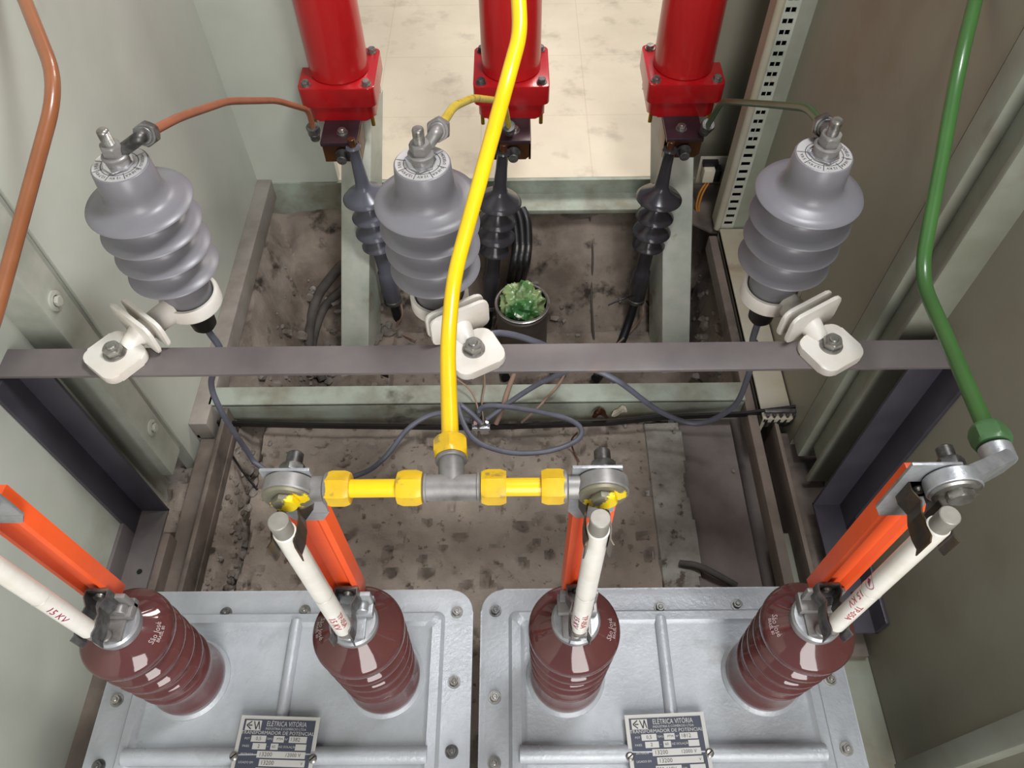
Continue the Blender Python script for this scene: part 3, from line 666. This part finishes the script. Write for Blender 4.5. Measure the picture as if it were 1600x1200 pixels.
# ================================================================== SURGE ARRESTERS
def arrester(A, bolt, tube_to, label, blabel, tubem, first, jlabel, jr=.0044, ndir=(1, .3, 0)):
    A = V(A); t = thing('surge_arrester', A, label, 'surge arrester', 'grey surge arresters behind the crossbar')
    H = .178
    prof = [(0, -.012), (.0235, -.012), (.0250, 0), (.0262, .022)]
    for k, z in enumerate((.050, .079, .108, .137)):
        Rr = .0465+.0012*k
        prof += [(.0265, z-.004), (.030, z-.0036), (Rr-.006, z-.0035), (Rr-.0012, z-.0042), (Rr, z-.0030), (Rr-.0008, z-.0014), (Rr-.008, z+.0006), (.0350, z+.0028), (.0305, z+.0052), (.0280, z+.0095), (.0272, z+.0150)]
    prof += [(.0272, z+.020), (.0258, H-.0008), (.0250, H), (0, H)]
    bm = B(); lathe(bm, prof, A, (0, 0, 1), 64); body = obj('housing', bm, 'silicone', t, sharp=50)
    T = A+V((0, 0, H))
    bm = B(); lathe(bm, [(0, 0), (.0243, 0), (.0243, .0006), (0, .0006)], T, (0, 0, 1), 48); lab = obj('label_disc', bm, 'label_grey', t)
    bm = B()
    for rr in (.0163,):
        lathe(bm, [(rr, .0007), (rr+.0005, .0009), (rr+.0007, .0007)], T, (0, 0, 1), 40)
    for a in (-20, -62, -105, -150, 170, 40, 100):
        a = math.radians(a); d = V((math.cos(a), math.sin(a), 0)); q = V((-d.y, d.x, 0))*.0003
        bm.faces.new([bm.verts.new(T+V((0, 0, .0009))+v) for v in (d*.015-q, d*.0238-q, d*.0238+q, d*.015+q)])
    for s, a in (('12 KV', -84), ('5-10 KA', -40), ('12,7 KV', -128), ('5 KA', 190), ('MODELO', 12)):
        a = math.radians(a)
        join(bm, text_bm(s, .0040, lambda p, h, a=a: T+V(((.0202-h*-1*1)*math.cos(a-p/.0202*-1), (.0202+h)*math.sin(a+p/.0202), .001)) if False else T+V(((.0202+h)*math.cos(a-p/.0202), (.0202+h)*math.sin(a-p/.0202), .001))))
    obj('label_print', bm, 'dark_print', lab, smooth=False)
    bm = B(); g = []
    for k in range(7):
        a = 2*PI*k/7+.2; rr = .0135+.0025*(k % 2); g.append(bm.verts.new(T+V((rr*math.cos(a), rr*math.sin(a)-.001, .0016+.001*(k % 2)))))
    bm.faces.new(g); g2 = bmesh.ops.extrude_face_region(bm, geom=list(bm.faces)); bmesh.ops.translate(bm, verts=[v for v in g2['geom'] if isinstance(v, bmesh.types.BMVert)], vec=(0, 0, .0012))
    obj('foil_washer', bm, 'foil', t, smooth=False)
    bm = B(); cyl(bm, T, T+V((0, 0, .010)), .0108, 28, .001); cyl(bm, T+V((0, 0, .008)), T+V((0, 0, .012)), .0120, 28, .0012)
    hexa(bm, T+V((0, 0, .012)), (0, 0, 1), .0098, .010); obj('terminal_nut', bm, 'alu_dull', t)
    bm = B(); pr = [(0, 0)]
    for k in range(14): pr += [(.0048, .020+.0011*k), (.0053, .02055+.0011*k)]
    lathe(bm, [(0, .018)]+pr[1:]+[(.0048, .0362), (.0038, .037), (0, .037)], T, (0, 0, 1), 24); obj('threaded_stud', bm, 'zinc', t)
    # elbow: eye around the stud, arm and compression nut toward the jumper
    tp = [V(p) for p in tube_to]; e0 = T+V((0, 0, .0095)); d = (tp[0]-e0).normalized(); dd = (tp[1]-tp[0]).normalized()
    bm = B(); sweep(bm, fillet([e0+d*.007, tp[0]-dd*.012, tp[0]-dd*.002], .01), .0058, 20); cyl(bm, tp[0]-dd*.004, tp[0]-dd*.001, .0078, 24, .0005)
    obj('elbow_fitting', bm, 'alu_dull' if first == 1 else 'zinc_dark', t)
    hexnut('compression_nut', tp[0]-dd*.001, dd, .0112, .013, 'alu_dull' if first == 1 else 'zinc_dark', t)
    # black disconnector and lead stub below
    bm = B(); lathe(bm, [(0, -.052), (.010, -.052), (.0135, -.047), (.0155, -.020), (.0160, -.012), (0, -.012)], A, (0, 0, 1), 32); obj('disconnector', bm, 'black', t)
    bm = B(); cyl(bm, A+V((0, 0, -.060)), A+V((0, 0, -.050)), .004, 16); obj('lead_nut', bm, 'zinc_dark', t)
    # jumper tube
    j = thing('jumper_tube', tp[0], jlabel, 'jumper tube', 'thin jumper tubes to the red poles')
    bm = B(); tube(bm, [tp[0]]+tp[1:], jr, .028, 18); obj('tube', bm, tubem, j, sharp=60)
    e = tp[-1]; de = (tp[-1]-tp[-2]).normalized()
    hexnut('end_nut', e-de*.004, de, .0115, .013, 'zinc_dark', j)
    bm = B(); cyl(bm, e+de*.009, e+de*.013, .0100, 24, .0006); cyl(bm, e+de*.009, e+de*.026, .0080, 24, .0006); obj('end_fitting', bm, 'zinc_dark', j)
    # white bracket
    Bp = V((bolt[0], bolt[1], BZ)); w = thing('arrester_bracket', Bp, blabel, 'bracket', 'white plastic arrester brackets on the crossbar')
    c = V((A.x, A.y, BZ)); dr = (c-Bp).normalized(); sd_ = V((dr.y, -dr.x, 0)); L = (c-Bp).length
    bm = B()
    pad = rrect(-.0275, .0275, -.0265, .0235, .012, 6)
    prism(bm, [(a, b) for a, b in pad], Bp+V((0, 0, .0002)), sd_, dr, .0105, .0022)
    for v in bm.verts: pass
    bmesh.ops.recalc_face_normals(bm, faces=bm.faces)
    low = min(v.co.z for v in bm.verts)
    if low < BZ-.001:
        for v in bm.verts: v.co.z += (BZ+.0004-low)
    obj('clamp_pad', bm, 'white_plastic', w)
    bm = B(); sweep(bm, [Bp+dr*.012+V((0, 0, .007)), Bp+dr*.030+V((0, 0, .012)), Bp+dr*(L-.024)+V((0, 0, .012))], [.0085, .0125, .0135], 22); obj('neck', bm, 'white_plastic', w)
    for k, (o, hh) in enumerate(((.033, .029), (.045, .026))):
        bm = B(); prism(bm, rrect(-.033, .033, -.010, hh, .008, 5), Bp+dr*o+V((0, 0, .012)), sd_, (0, 0, 1), .0042, .0012)
        obj('barrier_plate', bm, 'white_plastic', w)
    bm = B(); lathe(bm, [(.0262, .016), (.0275, .0185), (.0305, .0185), (.0318, .016), (.0318, .002), (.0300, -.0002), (.0235, -.0002), (.0236, .0), (.0262, .016)], c, (0, 0, 1), 48)
    obj('collar', bm, 'white_plastic', w)
    bm = B(); lathe(bm, [(0, 0), (.0118, 0), (.0118, .002), (0, .002)], Bp+V((0, 0, .0106)), (0, 0, 1), 32); k1 = obj('washer', bm, 'zinc', w)
    bm = B(); hexa(bm, Bp+V((0, 0, .0125)), (0, 0, 1), .0098, .0085, rot=.4); cyl(bm, Bp+V((0, 0, .02)), Bp+V((0, 0, .0235)), .0048, 18, .001); obj('bolt_head', bm, 'zinc', w)
    return t
AZ = -.623
aL, aM, aR = (-.356, .560, AZ), (-.083, .557, AZ), (.278, .562, AZ)
jy = 1.06
arrester(aL, (-.416, .484), [at_d(226, 211, .680), at_y(280, 183, .66), at_y(355, 158, .80), at_y(432, 157, .95), at_y(482, 172, jy-.01), at_y(489, 200, jy)],
         'grey surge arrester at the left end of the crossbar, below the brown jumper', 'white plastic bracket bolted to the left end of the crossbar', 'brown_thin', 0, 'thin brown jumper tube from the left arrester to the left red pole')
arrester(aM, (-.044, .484), [at_d(684, 204, .682), at_y(709, 166, .69), at_y(740, 153, .80), at_y(788, 158, 1.0), at_y(795, 198, jy)],
         'grey surge arrester in the middle, partly behind the yellow busbar', 'white plastic bracket bolted to the crossbar beside the yellow busbar', 'yellow_old', 1, 'thin scratched yellow jumper tube from the middle arrester to the middle red pole')
arrester(aR, (.324, .484), [at_d(1290, 199, .685), at_y(1262, 168, .66), at_y(1200, 163, .82), at_y(1128, 158, 1.02), at_y(1106, 196, jy)],
         'grey surge arrester at the right end of the crossbar, below the dark green jumper', 'white plastic bracket bolted to the right end of the crossbar', 'green_dark', 2, 'thin dark green jumper tube from the right arrester to the right red pole')

# ================================================================== RED POLES
PY, FZ = 1.176, -.742
def pole(x, label, blabel, k):
    t = thing('breaker_pole', (x, PY, FZ-.07), label, 'breaker pole', 'red circuit breaker poles')
    bm = B(); cyl(bm, (x, PY, FZ), (x, PY, .30), .0495, 64, .002); obj('cylinder', bm, 'red', t)
    bm = B(); prism(bm, rrect(x-.063, x+.063, PY-.060, PY+.060, .010), (0, 0, FZ-.034), (1, 0, 0), (0, 1, 0), .034, .002)
    prism(bm, rrect(x-.056, x+.056, PY-.055, PY+.055, .016), (0, 0, FZ-.064), (1, 0, 0), (0, 1, 0), .031, .005)
    lathe(bm, [(0, -.078), (.022, -.076), (.036, -.070), (.042, -.060), (0, -.060)], (x, PY-.004, FZ), (0, 0, 1), 36)
    obj('base_flange', bm, 'red_flange', t)
    for sx in (-1, 1):
        for sy in (-1, 1):
            p = V((x+sx*.050, PY+sy*.047, FZ)); bm = B(); lathe(bm, [(0, 0), (.0085, 0), (.0085, .0015), (0, .0015)], p, (0, 0, 1), 20); hexa(bm, p+V((0, 0, .001)), (0, 0, 1), .0068, .0068, rot=.3*k)
            obj('flange_bolt', bm, 'zinc' if (sx*sy+k) % 2 else 'zinc_dark', t)
            bm = B(); cyl(bm, p+V((0, 0, -.078)), p+V((0, 0, -.060)), .0035, 12); obj('bolt_tip', bm, 'brass', t)
    # terminal: purple-brown top plate, oxidised side plate
    y1 = PY-.050
    s = -1 if k < 2 else 1
    bm = B(); box(bm, x-.031, x+.031, y1-.066, y1+.01, FZ-.070, FZ-.062, .002); tp = obj('terminal_plate', bm, 'purple_plate', t)
    bm = B(); q = V((x-.004*s, y1-.040, FZ-.062)); lathe(bm, [(0, 0), (.0095, 0), (.0095, .0015), (0, .0015)], q, (0, 0, 1), 20); hexa(bm, q+V((0, 0, .001)), (0, 0, 1), .0080, .006); cyl(bm, q+V((0, 0, .006)), q+V((0, 0, .009)), .004, 14, .001); obj('plate_bolt', bm, 'zinc', tp)
    bm = B(); sx_ = .031
    prism(bm, [(-sx_, -.072), (sx_, -.072), (sx_, -.100), (sx_-.008, -.108), (-sx_, -.108)], (x, y1-.052, FZ), (1, 0, 0), (0, 0, 1), .004)
    box(bm, (x+.028 if s < 0 else x-.032), (x+.032 if s < 0 else x-.028), y1-.056, y1, FZ-.108, FZ-.066, .0008)
    obj('copper_lug', bm, 'copper_brown', t)
    bm = B(); cyl(bm, (x+.002, y1-.078, FZ-.090), (x+.002, y1-.050, FZ-.090), .0085, 20, .001); lathe(bm, [(0, 0), (.0125, 0), (.0125, .002), (0, .002)], (x+.002, y1-.060, FZ-.090), (0, -1, 0), 24); obj('stud', bm, 'zinc_dark', t)
pole(-.293, 'glossy red breaker pole on the left, brown jumper at its base', '', 0)
pole(-.004, 'red breaker pole in the middle, crossed by the yellow busbar', '', 1)
pole(.284, 'glossy red breaker pole on the right, dark green jumper at its base', '', 2)

# sloping supports under the outer poles
def support(c, label):
    bm = B(); q = [bm.verts.new(p) for p in c]
    for f in ((0, 1, 2, 3), (4, 5, 6, 7), (0, 1, 5, 4), (1, 2, 6, 5), (2, 3, 7, 6), (3, 0, 4, 7)): bm.faces.new([q[k] for k in f])
    bmesh.ops.bevel(bm, geom=list(bm.edges), offset=.001, segments=1, affect='EDGES')
    obj('sloping_support', bm, 'post', org=c[0], label=label, cat='steel support', group='pale sloping breaker supports')
def corners(a0, a1, b0, b1, fl0, fl1):
    # bottom front, bottom back, top front, top back
    return [(a0, .884, -1.262), (a1, .884, -1.262), (a1+fl1, .985, -1.262), (a0+fl0, .985, -1.262), (b0, 1.180, -.822), (b1, 1.180, -.822), (b1+fl1, 1.236, -.822), (b0+fl0, 1.236, -.822)]
support(corners(-.355, -.301, -.306, -.253, 0, .016), 'pale sloping steel support under the left red pole')
support(corners(.293, .346, .264, .320, -.016, 0), 'pale sloping steel support under the right red pole')

# ================================================================== CABLE TERMINATIONS
def termination(top, bot, xc, m1, m2, label, tail, cl):
    top = V(top); bot = V(bot); ax = (bot-top); L = ax.length; u = ax.normalized()
    t = thing('cable_termination', top, label, 'cable termination', 'shed-type cable terminations')
    k = L/.40
    prof = [(0, 0), (.0115, 0), (.0130, .003), (.0100, .007), (.0100, .035), (.0118, .070), (.0128, .082)]
    bm = B()
    for z, r in ((.095, .0410), (.140, .0345), (.178, .0360), (.212, .0310)):
        prof += [(.0140, z-.010), (.0170, z-.004), (r-.006, z+.008), (r, z+.015), (r, z+.017), (r-.004, z+.0165), (.0150, z+.014)]
    prof += [(.0138, .235), (.0132, .300), (.0160, .303), (.0175, .330), (.0168, .388), (.0140, .394), (0, .394)]
    lathe(bm, [(r, z*k) for r, z in prof], top, u, 40); obj('shed_body', bm, m1, t, sharp=50)
    bm = B(); lathe(bm, [(.0170, .380*k), (.0182, .382*k), (.0182, .390*k), (.0140, .3945*k)], top, u, 30); obj('clamp_ring', bm, 'zinc_dark', t)
    bm = B(); cyl(bm, top-u*.014, top+u*.002, .0062, 16, .001); obj('crimp_lug', bm, 'copper_brown', t)
    bm = B(); cable(bm, [bot-u*.02]+tail, .0090, 16); obj('cable_tail', bm, m2, t)
    bm = B(); a = bot-u*.004; cable(bm, [a+V((.014, 0, 0)), a+V((.016, -.016, -.02)), a+V((.0, -.022, -.06))]+[V(c) for c in cl], .0022, 8); obj('earth_lead', bm, 'wire_tan', t)
tL = at_y(551, 228, 1.058); bL = at_y(616, 476, 1.035)
termination(tL, bL, 0, 'bluegrey_shed', 'black', 'blue-grey finned cable termination hanging below the left red pole', [at_y(623, 510, 1.03), at_y(622, 560, 1.02)+V((0, 0, .02)), at_z(600, 590, -1.232)], [at_y(650, 532, .98)])
tM = at_y(786, 236, 1.058); bM = at_y(765, 482, 1.035)
termination(tM, bM, 0, 'black_shiny', 'black', 'black finned cable termination behind the yellow busbar', [at_y(762, 510, 1.02), at_y(765, 545, 1.01), at_z(790, 590, -1.232)], [at_y(745, 500, 1.0)])
tR = at_y(1047, 232, 1.058); bR = at_y(992, 474, 1.030)
termination(tR, bR, 0, 'black_shiny', 'black', 'black finned cable termination in front of the right sloping support', [at_y(980, 510, 1.0), at_y(965, 545, .96), at_z(930, 592, -1.222)], [at_y(962, 540, .95)])
bm = B(); cable(bm, [at_y(990, 462, 1.01), at_y(975, 466, 1.0), at_y(950, 477, .99)], .0016, 8); obj('cable_tie', bm, 'black', label='loose black cable tie tail sticking out of the right termination', cat='cable tie')

# ================================================================== CABLES
def onground(u, v, h):
    z = -1.24
    for _ in range(12):
        p = at_z(u, v, z); z = z*.4+.6*(ztrench(p.x, p.y)+h)
    return at_z(u, v, z)
def wire(name, pts, r, m, label, cat='cable', group=None):
    bm = B(); cable(bm, pts, r, 12); return obj(name, bm, m, label=label, cat=cat, group=group)
A = V(aL)
wire('grey_cable', [A+V((0, 0, -.058)), A+V((.002, -.002, -.10)), at_y(330, 600, .575), at_y(350, 650, .570), at_z(385, 703, -1.0), at_z(405, 728, -1.035), at_z(470, 760, -1.040), at_z(560, 742, -1.035), at_z(600, 716, -1.01), at_z(640, 668, -.995), at_z(685, 646, -.985), at_z(735, 657, -.98)], .0040, 'cable_grey',
     'grey earthing cable hanging from the left arrester and crossing under the tee', group='grey earthing cables')
wire('grey_cable', [at_z(752, 662, -.975), at_z(735, 645, -.965), at_z(716, 634, -.955), at_z(738, 684, -.955), at_z(790, 706, -.955), at_z(850, 706, -.955), at_z(898, 690, -.955), at_z(908, 670, -.955), at_z(880, 652, -.955), at_z(810, 638, -.96), at_z(765, 634, -.965), at_z(749, 641, -.975), at_z(750, 655, -.98)], .0040, 'cable_grey',
     'grey earthing cable looped in front of the sill beam', group='grey earthing cables')
A = V(aM)
wire('grey_cable', [at_z(760, 656, -.978), at_z(800, 626, -.960), at_z(845, 598, -.93), at_z(900, 572, -.88), at_y(880, 552, .60), at_y(780, 520, .59), A+V((.004, 0, -.10)), A+V((0, 0, -.058))], .0040, 'cable_grey',
     'grey earthing cable rising to the middle arrester behind the crossbar', group='grey earthing cables')
A = V(aR)
wire('grey_cable', [A+V((0, 0, -.058)), A+V((.002, .0, -.09)), at_y(1180, 540, .59), at_y(1168, 590, .585), at_y(1145, 636, .59), at_y(1090, 662, .60), at_y(1030, 642, .61), at_y(960, 592, .62), at_y(900, 570, .64), at_y(860, 565, .66)], .0040, 'cable_grey',
     'grey earthing cable sagging from the right arrester toward the centre', group='grey earthing cables')
bm = B()
seg = [at_z(258, 662, -1.020), at_z(500, 668, -1.022), at_z(742, 671, -1.022), at_z(950, 664, -1.020), at_z(1030, 655, -1.012), at_z(1160, 650, -.990), at_z(1258, 638, -.972)]
for a, b in zip(seg, seg[1:]):
    d = (b-a).normalized(); n = V((-d.y, d.x, 0)).normalized()
    q = [a-n*.002, a+n*.002, a+n*.002+V((0, 0, .0105)), a-n*.002+V((0, 0, .0105))]; q2 = [p+(b-a) for p in q]
    A1 = [bm.verts.new(p) for p in q]; B1 = [bm.verts.new(p) for p in q2]
    bm.faces.new(A1[::-1]); bm.faces.new(B1)
    for k in range(4): bm.faces.new((A1[k], A1[(k+1) % 4], B1[(k+1) % 4], B1[k]))
obj('earth_bar', bm, 'black', label='flat black earth bar running along the foot of the sill beam', cat='earth bar')
# clamp on the earth bar
cp = at_z(752, 668, -1.000); t = thing('earth_clamp', cp, 'bright metal earth clamp gripping cables on the black bar', 'clamp')
bm = B(); box(bm, cp.x-.012, cp.x+.012, cp.y-.006, cp.y+.008, cp.z-.012, cp.z+.010, .003); cyl(bm, cp+V((-.014, -.002, .004)), cp+V((.014, -.002, .004)), .006, 14, .001); obj('clamp_body', bm, 'foil', t)
bm = B(); hexa(bm, cp+V((.002, 0, .009)), (0, 0, 1), .0055, .007); cyl(bm, cp+V((-.004, -.004, -.02)), cp+V((-.004, -.004, .012)), .003, 12); obj('clamp_bolt', bm, 'zinc', t)
bm = B(); cyl(bm, cp+V((-.002, .002, .014)), cp+V((-.002, .004, .030)), .0045, 14, .001); obj('cable_ferrule', bm, 'black', t)
wire('tan_wire', [at_z(750, 662, -.985), at_z(745, 632, -.97), at_z(735, 610, -.96), at_z(716, 594, -.955), at_z(700, 585, -.96)], .0014, 'wire_tan', 'thin tan wire curling up just right of the yellow busbar', 'wire', 'thin tan wires')
wire('tan_wire', [at_z(755, 656, -.985), at_z(753, 630, -.97), at_z(757, 604, -.965), at_z(757, 585, -.99)], .0014, 'wire_tan', 'thin tan wire rising straight from the earth clamp', 'wire', 'thin tan wires')
wire('cloth_strip', [at_z(775, 662, -1.0), at_z(786, 636, -.975), at_z(793, 612, -.972), at_z(803, 586, -.99)], .0040, 'wire_tan', 'tan cloth strip draped over the sill beam beside the clamp', 'strip')
wire('tan_wire', [at_z(815, 660, -1.0), at_z(838, 640, -.974), at_z(856, 620, -.972), at_z(876, 596, -.975), at_z(895, 560, -1.03)], .0020, 'wire_tan', 'twisted tan wire crossing the sill beam right of the clamp', 'wire', 'thin tan wires')
wire('brown_wire', [at_z(902, 676, -.99), at_z(893, 688, -1.02), at_z(896, 704, -1.04), at_z(905, 722, -1.046)], .0014, 'copper_brown', 'short dark brown wire on the concrete behind the right terminal', 'wire')
wire('black_wire', [at_z(335, 678, -1.03), at_z(355, 700, -1.045), at_z(378, 735, -1.045), at_z(402, 765, -1.045)], .0018, 'black', 'thin black wire lying along the broken concrete at left', 'wire')
wire('frayed_cable', [at_z(1062, 880, -1.040), at_z(1090, 884, -1.035), at_z(1120, 898, -1.035), at_z(1150, 915, -1.045)], .0048, 'cable_dusty', 'short grimy cable end lying on the screed behind the right transformer')
# leaves caught on the earth bar
for (u, v, r, m, lb) in ((938, 650, .013, 'copper_brown', 'curled reddish dry leaf caught on the earth bar'), (968, 645, .012, 'cream_box', 'curled pale dry leaf caught on the earth bar')):
    p = at_z(u, v, -1.0); bm = B(); g = [[None]*9 for _ in range(9)]
    for a in range(9):
        for b in range(9):
            x_, y_ = (a-4)/4, (b-4)/4; g[a][b] = bm.verts.new(p+V((x_*r*(1-.3*abs(y_)), y_*r*.5, r*.6*math.sin(2*x_+u)+r*.4*y_*y_+r*.3*nf(x_, y_, 2, u))))
    for a in range(8):
        for b in range(8): bm.faces.new((g[a][b], g[a+1][b], g[a+1][b+1], g[a][b+1]))
    g2 = bmesh.ops.solidify(bm, geom=list(bm.faces), thickness=.0008)
    obj('dry_leaf', bm, m, label=lb, cat='dry leaf', group='dry leaves on the earth bar')
# fat rear cables
wire('fat_cable', [onground(548, 402, .008), onground(522, 428, .008), onground(497, 462, .008), onground(486, 500, .008), onground(483, 545, .008), onground(495, 590, .008)], .0100, 'cable_dusty', 'dusty fat cable looping on the trench floor, outer one left of the pale sloping support', group='dusty cables on the trench floor')
wire('fat_cable', [onground(552, 440, .008), onground(524, 462, .008), onground(505, 484, .008), onground(492, 520, .008), onground(488, 556, .008), onground(505, 595, .008)], .0085, 'cable_dusty', 'dusty fat cable looping on the trench floor, inner one beside the pale sloping support', group='dusty cables on the trench floor')
for k, (dx, lb) in enumerate(((0, 'left of three'), (10, 'middle of three'), (20, 'right of three'))):
    wire('black_cable', [at_y(795+dx, 318+k*4, 1.10), at_y(803+dx, 345, 1.08), at_y(807+dx*.9, 380, 1.05), at_y(803+dx*.9, 415, 1.02), at_z(795+dx*.8, 450, -1.232)], .0085, 'black', 'thick black cable behind the middle termination, '+lb, group='black cables behind the green wrapped can')
wire('black_cable', [onground(1010, 470, .002), onground(1060, 560, .002), onground(1100, 600, .002)], .002, 'black', 'thin black lead lying on the trench floor behind the right sloping support')
wire('trench_wire', [onground(921, 340, .001), onground(926, 400, .001), onground(924, 460, .001), onground(928, 530, .001)], .0022, 'cable_dusty', 'dusty thin wire running straight along the trench floor', 'wire')

# ================================================================== CAN WITH GREEN WRAP
cb = V((.0115, .945, -1.238)); rc = .0485; ch = .160
t = thing('metal_can', cb, 'round grey can holding crumpled green plastic, behind the crossbar', 'can')
bm = B(); lathe(bm, [(0, 0), (rc-.003, 0), (rc, .003), (rc, ch-.014), (rc+.0022, ch-.012), (rc+.0022, ch-.009), (rc, ch-.007), (rc, ch), (rc-.002, ch+.001), (rc-.003, ch), (rc-.003, .012), (0, .012)], cb, (0, 0, 1), 56); obj('can_body', bm, 'can', t)
bm = B(); lathe(bm, [(rc-.003, ch-.001), (rc+.001, ch+.001), (rc+.003, ch), (rc+.001, ch-.003), (rc-.003, ch-.001)], cb, (0, 0, 1), 56); obj('rim', bm, 'zinc', t)
bm = B(); g = bmesh.ops.create_icosphere(bm, subdivisions=5, radius=1.0)
for v in g['verts']:
    n = v.co.normalized(); q = n*1.5
    f = 1-0.42*abs(noise.noise(q+V((4, 1, 0))))*1.6-.20*abs(noise.noise(q*2.3))
    v.co = V((n.x*rc*.98*f, n.y*rc*.98*f, n.z*.044*f*(1+.35*noise.noise(V((n.x*2.5, n.y*2.5, 3))))))+cb+V((0, 0, ch-.004))
    dxy = (v.co-cb); rr = math.hypot(dxy.x, dxy.y)
    if rr > rc-.0045 and dxy.z < ch+.004:
        s_ = (rc-.0045)/rr; v.co.x = cb.x+dxy.x*s_; v.co.y = cb.y+dxy.y*s_
    v.co.z = max(v.co.z, cb.z+.10)
obj('crumpled_wrap', bm, 'bag_green', org=cb+V((0, 0, .10)), label='crumpled green and white plastic wrap stuffed in the grey can', cat='plastic wrap', sharp=18)

# ================================================================== SLOTTED RACK UPRIGHT (right)
zb = -.985
t = thing('slotted_upright', (.39, 1.03, zb), 'tall pale slotted steel upright in the right rear corner', 'slotted upright')
bm = B(); RY = 1.035
box(bm, .398, XR, RY, RY+.0025, zb, .25); obj('plain_flange', bm, 'postr', t)
bm = B(); cyl(bm, (.371, RY+.004, zb), (.371, RY+.004, .25), .0065, 24); box(bm, .366, .370, RY+.003, RY+.035, zb, .25); obj('rounded_edge', bm, 'frame_cream', t)
bm = B(); sl = .0125; z = zb+.012
box(bm, .376, .3790, RY, RY+.0025, zb, .25); box(bm, .3940, .398, RY, RY+.0025, zb, .25); box(bm, .3790, .3940, RY, RY+.0025, zb, zb+.012)
nsl = 0
while z < .0:
    box(bm, .3790, .3940, RY, RY+.0025, z+.008, z+.0165); box(bm, .3858, .3872, RY+.0002, RY+.0023, z, z+.0085) if z > -.80 else None
    z += .0165
box(bm, .3790, .3940, RY, RY+.0025, z, .25)
obj('slotted_flange', bm, 'post', t)
bm = B(); box(bm, .372, .418, RY+.04, RY+.043, zb, .25); obj('slot_shade_backing', bm, 'hole', t)  # added black sheet standing in for the shade behind the slots
# dusty plate at its foot, switch box and orange wires
bm = B(); prism(bm, [(.285, 1.172), (.40, 1.172), (.40, 1.04), (.362, 1.04), (.285, 1.10)], (0, 0, -1.0), (1, 0, 0), (0, 1, 0), .004); obj('corner_plate', bm, 'dusty', label='dusty grey gusset plate in the right rear corner of the floor frame', cat='plate')
p = at_y(1112, 268, 1.11); t = thing('limit_switch', p, 'small cream and black switch with orange wires by the slotted upright', 'switch')
bm = B(); box(bm, p.x-.016, p.x+.004, p.y-.01, p.y+.012, p.z-.018, p.z+.010, .002); obj('housing', bm, 'cream_box', t)
bm = B(); box(bm, p.x+.004, p.x+.016, p.y-.010, p.y+.01, p.z-.016, p.z+.008, .001); box(bm, p.x-.018, p.x+.010, p.y, p.y+.02, p.z+.010, p.z+.018, .001); obj('contact_block', bm, 'black', t)
bm = B(); box(bm, p.x-.022, p.x+.028, p.y+.012, p.y+.016, p.z-.035, p.z+.022, .001); obj('mounting_plate', bm, 'frame_cream', t)
for k in range(2):
    bm = B(); cable(bm, [p+V((-.006+.005*k, -.006, -.016)), p+V((-.016+.006*k, -.010, -.045)), p+V((-.014+.004*k, -.012, -.080)), p+V((.004+.003*k, -.01, -.105))], .0018, 8); obj('orange_wire', bm, 'orange_wire', t)
# earth comb at the right
p = at_z(1222, 642, -.968); t = thing('terminal_comb', p, 'dark terminal strip with small hanging leads at the right end of the earth bar', 'terminal strip')
bm = B(); box(bm, p.x-.026, p.x+.026, p.y-.003, p.y+.003, p.z-.004, p.z+.002, .0008); obj('strip', bm, 'zinc_dark', t)
for k in range(5):
    q = p+V((-.020+.010*k, -.004, -.004)); bm = B(); cyl(bm, q, q+V((0, 0, -.006)), .0025, 12); obj('contact_screw', bm, 'zinc_dark', t)
    bm = B(); cable(bm, [q+V((0, 0, -.004)), q+V((-.001*k, -.004, -.020)), q+V((.004-.003*k, .002, -.034-.003*(k % 3)))], .0018, 8); obj('lead', bm, 'black', t)
# pebbles on the screed
for u, v, r, lb in ((1173, 705, .004, 'white pebble on the grey screed beside the right frame beam'), (1146, 737, .0025, 'small tan pebble on the grey screed'), (977, 667, .005, 'round grey pebble on the concrete under the earth bar')):
    p = at_z(u, v, -1.05); bm = B(); crumb(bm, p+V((0, 0, r*.5)), r); obj('pebble', bm, 'cream_box' if r == .004 else 'rubble', label=lb, cat='pebble', group='single pebbles on the floor')
